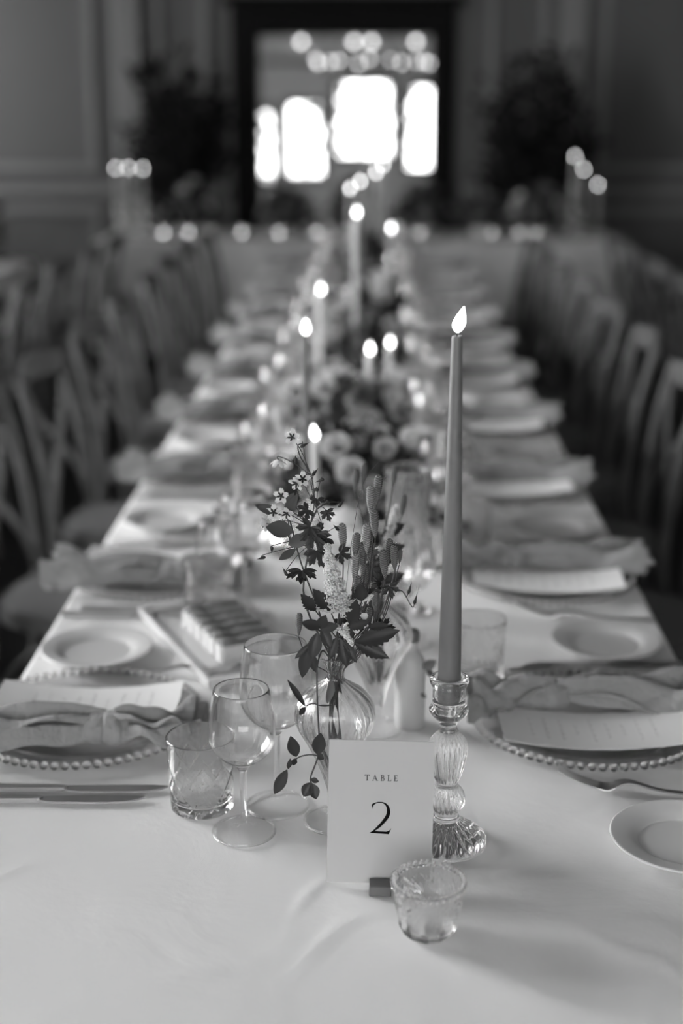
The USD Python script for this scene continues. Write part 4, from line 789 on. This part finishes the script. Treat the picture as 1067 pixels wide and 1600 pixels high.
arrangement('low pale flower centrepiece second along the table behind the dark leaves', (-.02, 3.32, TZ + .001), .135, .19, [(.034, 6, 'rose'), (.03, 8, 'petal'), (.028, 6, 'dusky')], 70, 32, .045, .3, extra=[((-.13, -.06, .15), .036, 'petal'), ((-.15, -.09, .09), .034, 'petal'), ((.13, -.05, .16), .034, 'petal'), ((.12, -.08, .11), .034, 'rose'), ((-.06, -.11, .17), .03, 'petal'), ((.03, -.12, .16), .032, 'dusky')])
arrangement('low mixed flower centrepiece third along the table', (.0, 4.15, TZ + .001), .12, .19, [(.034, 5, 'rose'), (.03, 6, 'dusky')], 70, 33, .05, .4)
arrangement('rounded centrepiece with large white blooms fourth along the table', (.045, 4.75, TZ + .001), .12, .25, [(.05, 7, 'petal'), (.035, 5, 'dusky')], 70, 34, .05, .6)
arrangement('flower centrepiece fifth along the table, before the distant candles', (.0, 5.6, TZ + .001), .12, .22, [(.034, 6, 'dusky'), (.03, 4, 'rose')], 80, 35, .05, .7, False)
arrangement('flower centrepiece at the far end of the long table', (.0, 6.7, TZ + .001), .12, .24, [(.034, 6, 'dusky'), (.03, 4, 'rose')], 80, 36, .05, .7, False)
t = thing('white_rose', 'single large white rose right of the dark centrepiece leaves', 'flower', (.112, 2.60, TZ + .001)); put('stem', tube([(0, .02, .06), (0, .01, .11), (0, 0, .165)], .002, 6), K['stem'], t); put('blossom', aim(rose(.034, 20, 5), (0, 0, .185), (.1, -.5, 1)), K['petal'], t, smooth=70)
for k in range(4): put('leaf', aim(leaf(.05, .024, .2, 0, 8), (0, .01, .09 + .02 * k), (math.cos(k * 1.6 + .3), math.sin(k * 1.6), .3), (0, -1, .5)), K['leaf'], t, smooth=60)
t = thing('leafy_trail', 'dark leafy sprig trailing on the cloth right of the tall candle', 'foliage', (.16, 2.62, TZ + .004)); put('stem', tube(smoothcurve([(-.06, .03, .05), (0, 0, .04), (.06, -.03, .012)], 6), .0015, 6), K['stem'], t)
for k in range(12): q = k / 11; put('leaf', aim(leaf(.028, .015, .1, 0, 6), (-.06 + .12 * q, .03 - .06 * q, .055 - .045 * q), (math.cos(k * 2.1), -.3, math.sin(k * 2.1) * .6 + .25), (0, -1, .5)), K['leaf'], t, smooth=60)
t = thing('leafy_trail', 'dark leafy sprig trailing left of the centrepiece onto the cloth', 'foliage', (-.19, 2.72, TZ + .004)); put('stem', tube(smoothcurve([(.09, .03, .06), (0, 0, .04), (-.07, -.05, .012)], 6), .0015, 6), K['stem'], t)
for k in range(14): q = k / 13; put('leaf', aim(leaf(.03, .016, .1, 0, 6), (.09 - .16 * q, .03 - .08 * q, .065 - .05 * q), (math.cos(k * 2.1), -.3, math.sin(k * 2.1) * .6 + .3), (0, -1, .5)), K['leaf'], t, smooth=60)
# distant candles, each in its own glass stick
CD = [('short ivory', -.071, 2.47, .970, .155, .0115, .0085, 'pale_wax', -.004, 'just behind the white geranium flowers'), ('tall grey', -.091, 2.56, 1.145, .29, .0118, .0068, 'dark_wax', .0, 'left of the short ivory candle'), ('short pale', .023, 3.30, .983, .21, .0118, .0105, 'pale_wax', .0, 'burning above the dark leaves right of centre'),
      ('mid-height pale', -.114, 3.9, 1.047, .24, .0135, .0125, 'pale_wax', .0, 'at the back left of the near centrepieces'), ('tallest taupe', -.019, 4.1, 1.238, .40, .0165, .0135, 'mid_wax', .0, 'burning in the middle of the far row'), ('blurred taupe', .089, 5.0, 1.12, .30, .012, .008, 'mid_wax', 0, 'upper right beyond the white blooms'), ('low blurred', .09, 5.5, .968, .16, .012, .009, 'pale_wax', 0, 'lower right beyond the white blooms'),
      ('distant left', -.075, 6.2, 1.186, .33, .012, .008, 'mid_wax', 0, 'leftmost in the far flame cluster'), ('distant', -.035, 6.5, 1.20, .33, .012, .008, 'mid_wax', 0, 'second from left in the far flame cluster'), ('distant central', .035, 6.8, 1.225, .35, .012, .008, 'mid_wax', 0, 'third from left in the far flame cluster'), ('distant right', .07, 7.1, 1.248, .36, .012, .008, 'mid_wax', 0, 'rightmost in the far flame cluster'), ('distant high', -.012, 7.3, 1.285, .38, .012, .008, 'mid_wax', 0, 'topmost in the far flame cluster'), ('very low', .075, 3.75, .925, .10, .012, .010, 'pale_wax', 0, 'burning low right amid the pale centrepiece')]
for nm, x, y, top, H, rb_, rt_, wx, fln, where in CD:
    zc = top - H; s = max((zc - TZ - .001) / .1735, .2)
    dup(stick, f'glass candlestick under the {nm} candle {where}', (x, y, TZ + .001), 0, scale=s)
    taper(f'{nm} taper candle {where}', (x, y, zc + .0005), H, min(rb_, .0128 * s + .0005), rt_, K[wx], (0, 0), fln)
v0 = votive('small lit glass votive among the flowers left of the first centrepiece', (-.145, 2.5, TZ + .001), 'lit glass votives on the long table', True)
for (x, y), w in [((.125, 2.43), 'right of the first centrepiece by the goblet vase'), ((-.15, 3.05), 'left between first and second centrepieces'), ((.17, 2.95), 'right between first and second centrepieces'), ((.15, 3.75), 'right between second and third centrepieces'), ((-.13, 4.5), 'left beside the fourth centrepiece'), ((.15, 5.3), 'right before the fifth centrepiece'), ((-.12, 6.1), 'left between fifth and last centrepieces')]:
    dup(v0, f'small lit glass votive {w}', (x, y, TZ + .001))

# ------------------------------------------------------------------ head table
NTH = ['first', 'second', 'third', 'fourth', 'fifth', 'sixth', 'seventh', 'eighth', 'ninth', 'tenth', 'eleventh']
for k, px in enumerate([-1.27, -1.12, -.98, -.79, -.56, -.33, .21, .31, .75, .91, 1.02]):
    dup(v0, f'lit glass votive on the head table, {NTH[k]} from the left', (px, 8.86 + .03 * (k % 2), TZ + .001), 0, 'lit votives on the head table')
for x, z, w in [(-1.55, 1.155, 'leftmost on the head table'), (-1.49, 1.15, 'second from left on the head table'), (-1.385, 1.152, 'third from left on the head table'), (1.235, 1.225, 'tallest of three at the head table right'), (1.305, 1.145, 'middle of three at the head table right'), (1.38, 1.06, 'shortest of three at the head table right')]:
    H = .24; zc = z - H; s = (zc - TZ - .001) / .1735
    hy = 8.97 if ('second' in w or 'middle' in w) else 8.87
    dup(stick, f'glass candlestick of the candle {w}', (x, hy, TZ + .001), 0, scale=s); taper(f'slender burning taper candle {w}', (x, hy, zc + .0005), H, .0118 * min(s, 1), .008, K['mid_wax'])
for i, (x, y, w, h, c) in enumerate([(-1.12, 9.12, .17, .34, 'pale flowers at the left of the head table'), (-.52, 9.10, .17, .30, 'dark flowers on the head table left of the doorway centre'), (-.08, 9.10, .18, .36, 'dark flowers on the head table before the doorway'), (.34, 9.10, .17, .33, 'dark flowers on the head table right of the doorway centre'), (1.05, 9.12, .17, .33, 'pale flowers at the right of the head table'), (.71, 9.10, .13, .26, 'dark foliage on the head table beside the door jamb')]):
    arrangement('low centrepiece of ' + c, (x, y, TZ + .001), w, h, [(.05, 6, 'rose' if 'pale' in c else 'dusky'), (.04, 4, 'dusky' if 'pale' in c else 'darkflower')], 90, 50 + i, .07, .8, False)
arrangement('small dark foliage spray in a bowl on the left neighbouring table', (-2.0, 7.25, TZ + .001), .14, .46, [(.03, 3, 'darkflower')], 70, 70, .08, .9, False)
arrangement('flower bowl on the left neighbouring table at the left picture edge', (-2.1, 6.6, TZ + .001), .12, .16, [(.03, 5, 'dusky')], 40, 71, .05, .7, False)
def tall_tree(label, loc, seed, rx_, rz_, zc):
    t = thing('tall_urn_arrangement', label, 'plant', loc); r = random.Random(seed)
    v, f, _ = lathe(smoothcurve([(0, 0), (.17, 0), (.18, .03), (.10, .08), (.06, .2), (.055, .45), (.09, .55), (.20, .72), (.22, .82), (.20, .83), (.17, .74), (0, .7)], 4), 36); put('urn', weld((v, f)), K['urn'], t, smooth=50)
    ms, bs = [], []
    for k in range(26):
        a = r.uniform(0, 2 * PI); e = r.uniform(.15, 1.0); tip = np.array([rx_ * 1.05 * math.cos(a) * math.sqrt(1 - e * e * .8), rx_ * 1.05 * math.sin(a) * math.sqrt(1 - e * e * .8), zc + rz_ * (e * 1.9 - .9)]); bs.append(tube(smoothcurve([(0, 0, .75), (tip[0] * .35, tip[1] * .35, .75 + (tip[2] - .75) * .55), tip], 5), .006, 5))
        for q in range(55):
            s = r.uniform(.35, 1.05); p = np.array([tip[0] * s ** 1.3, tip[1] * s ** 1.3, .75 + (tip[2] - .75) * s]) + np.array([r.gauss(0, .05), r.gauss(0, .05), r.gauss(0, .05)]); L = r.uniform(.06, .11); ms.append(aim(leaf(L, L * .45, .1, 0, 4), p, (r.uniform(-1, 1), r.uniform(-1, 1), r.uniform(-.3, 1)), (0, -1, .3)))
    put('branches', cat(bs), K['stem'], t, smooth=60); put('foliage', cat(ms), K['shade_leaf'], t, kind='stuff', smooth=60); return t  # foliage colour darkened to stand for shade at the room end
tall_tree('tall dark leafy arrangement in an urn left of the doorway', (-1.36, 10.2, 0), 5, .34, .5, 1.42)
tall_tree('tall dark leafy arrangement in an urn right of the doorway', (1.13, 10.2, 0), 6, .33, .48, 1.36)
# trees and shrubs outside the far windows
for i, (x, y, h, w, n, lab) in enumerate([(-2.6, 24.0, 3.6, .9, 900, 'left'), (-.80, 26.0, 4.6, .22, 380, 'second from left'), (.53, 29.0, 5.0, .26, 380, 'second from right'), (2.4, 25.0, 3.8, .9, 900, 'right')]):
    t = thing('garden_tree', f'dark garden tree outside the far windows, {lab}', 'tree', (x, y, -.3)); r = random.Random(i)
    put('trunk', tube([(0, 0, 0), (.04, 0, h * .4), (0, 0, h * .8)], [.09, .07, .03], 8), K['stem'], t)
    put('foliage', cat([aim(leaf(.2, .12, .1, 0, 4), (r.gauss(0, w * .5), r.gauss(0, w * .4), h * (.5 + .14 * r.gauss(0, 1))), (r.uniform(-1, 1), r.uniform(-1, 1), r.uniform(-.3, 1)), (0, -1, .3)) for _ in range(n)]), K['leaf'], t, kind='stuff', smooth=60)
for i, (x, y, h, w, lab) in enumerate([(-1.15, 21.0, .72, .28, 'left'), (-.1, 21.2, .85, .34, 'middle'), (.85, 20.9, .8, .28, 'right')]):
    t = thing('garden_shrub', f'low dark shrub in the garden outside the far windows, {lab}', 'shrub', (x, y, -.3)); r = random.Random(i)
    put('stem', tube([(0, 0, 0), (.02, 0, h * .5), (0, 0, h * .9)], .02, 6), K['stem'], t)
    put('foliage', cat([aim(leaf(.12, .07, .1, 0, 4), (w * r.uniform(-1, 1), w * r.uniform(-.6, .6), h * r.random()), (r.uniform(-1, 1), r.uniform(-1, 1), r.uniform(-.3, 1)), (0, -1, .3)) for _ in range(420)]), K['leaf'], t, kind='stuff', smooth=60)
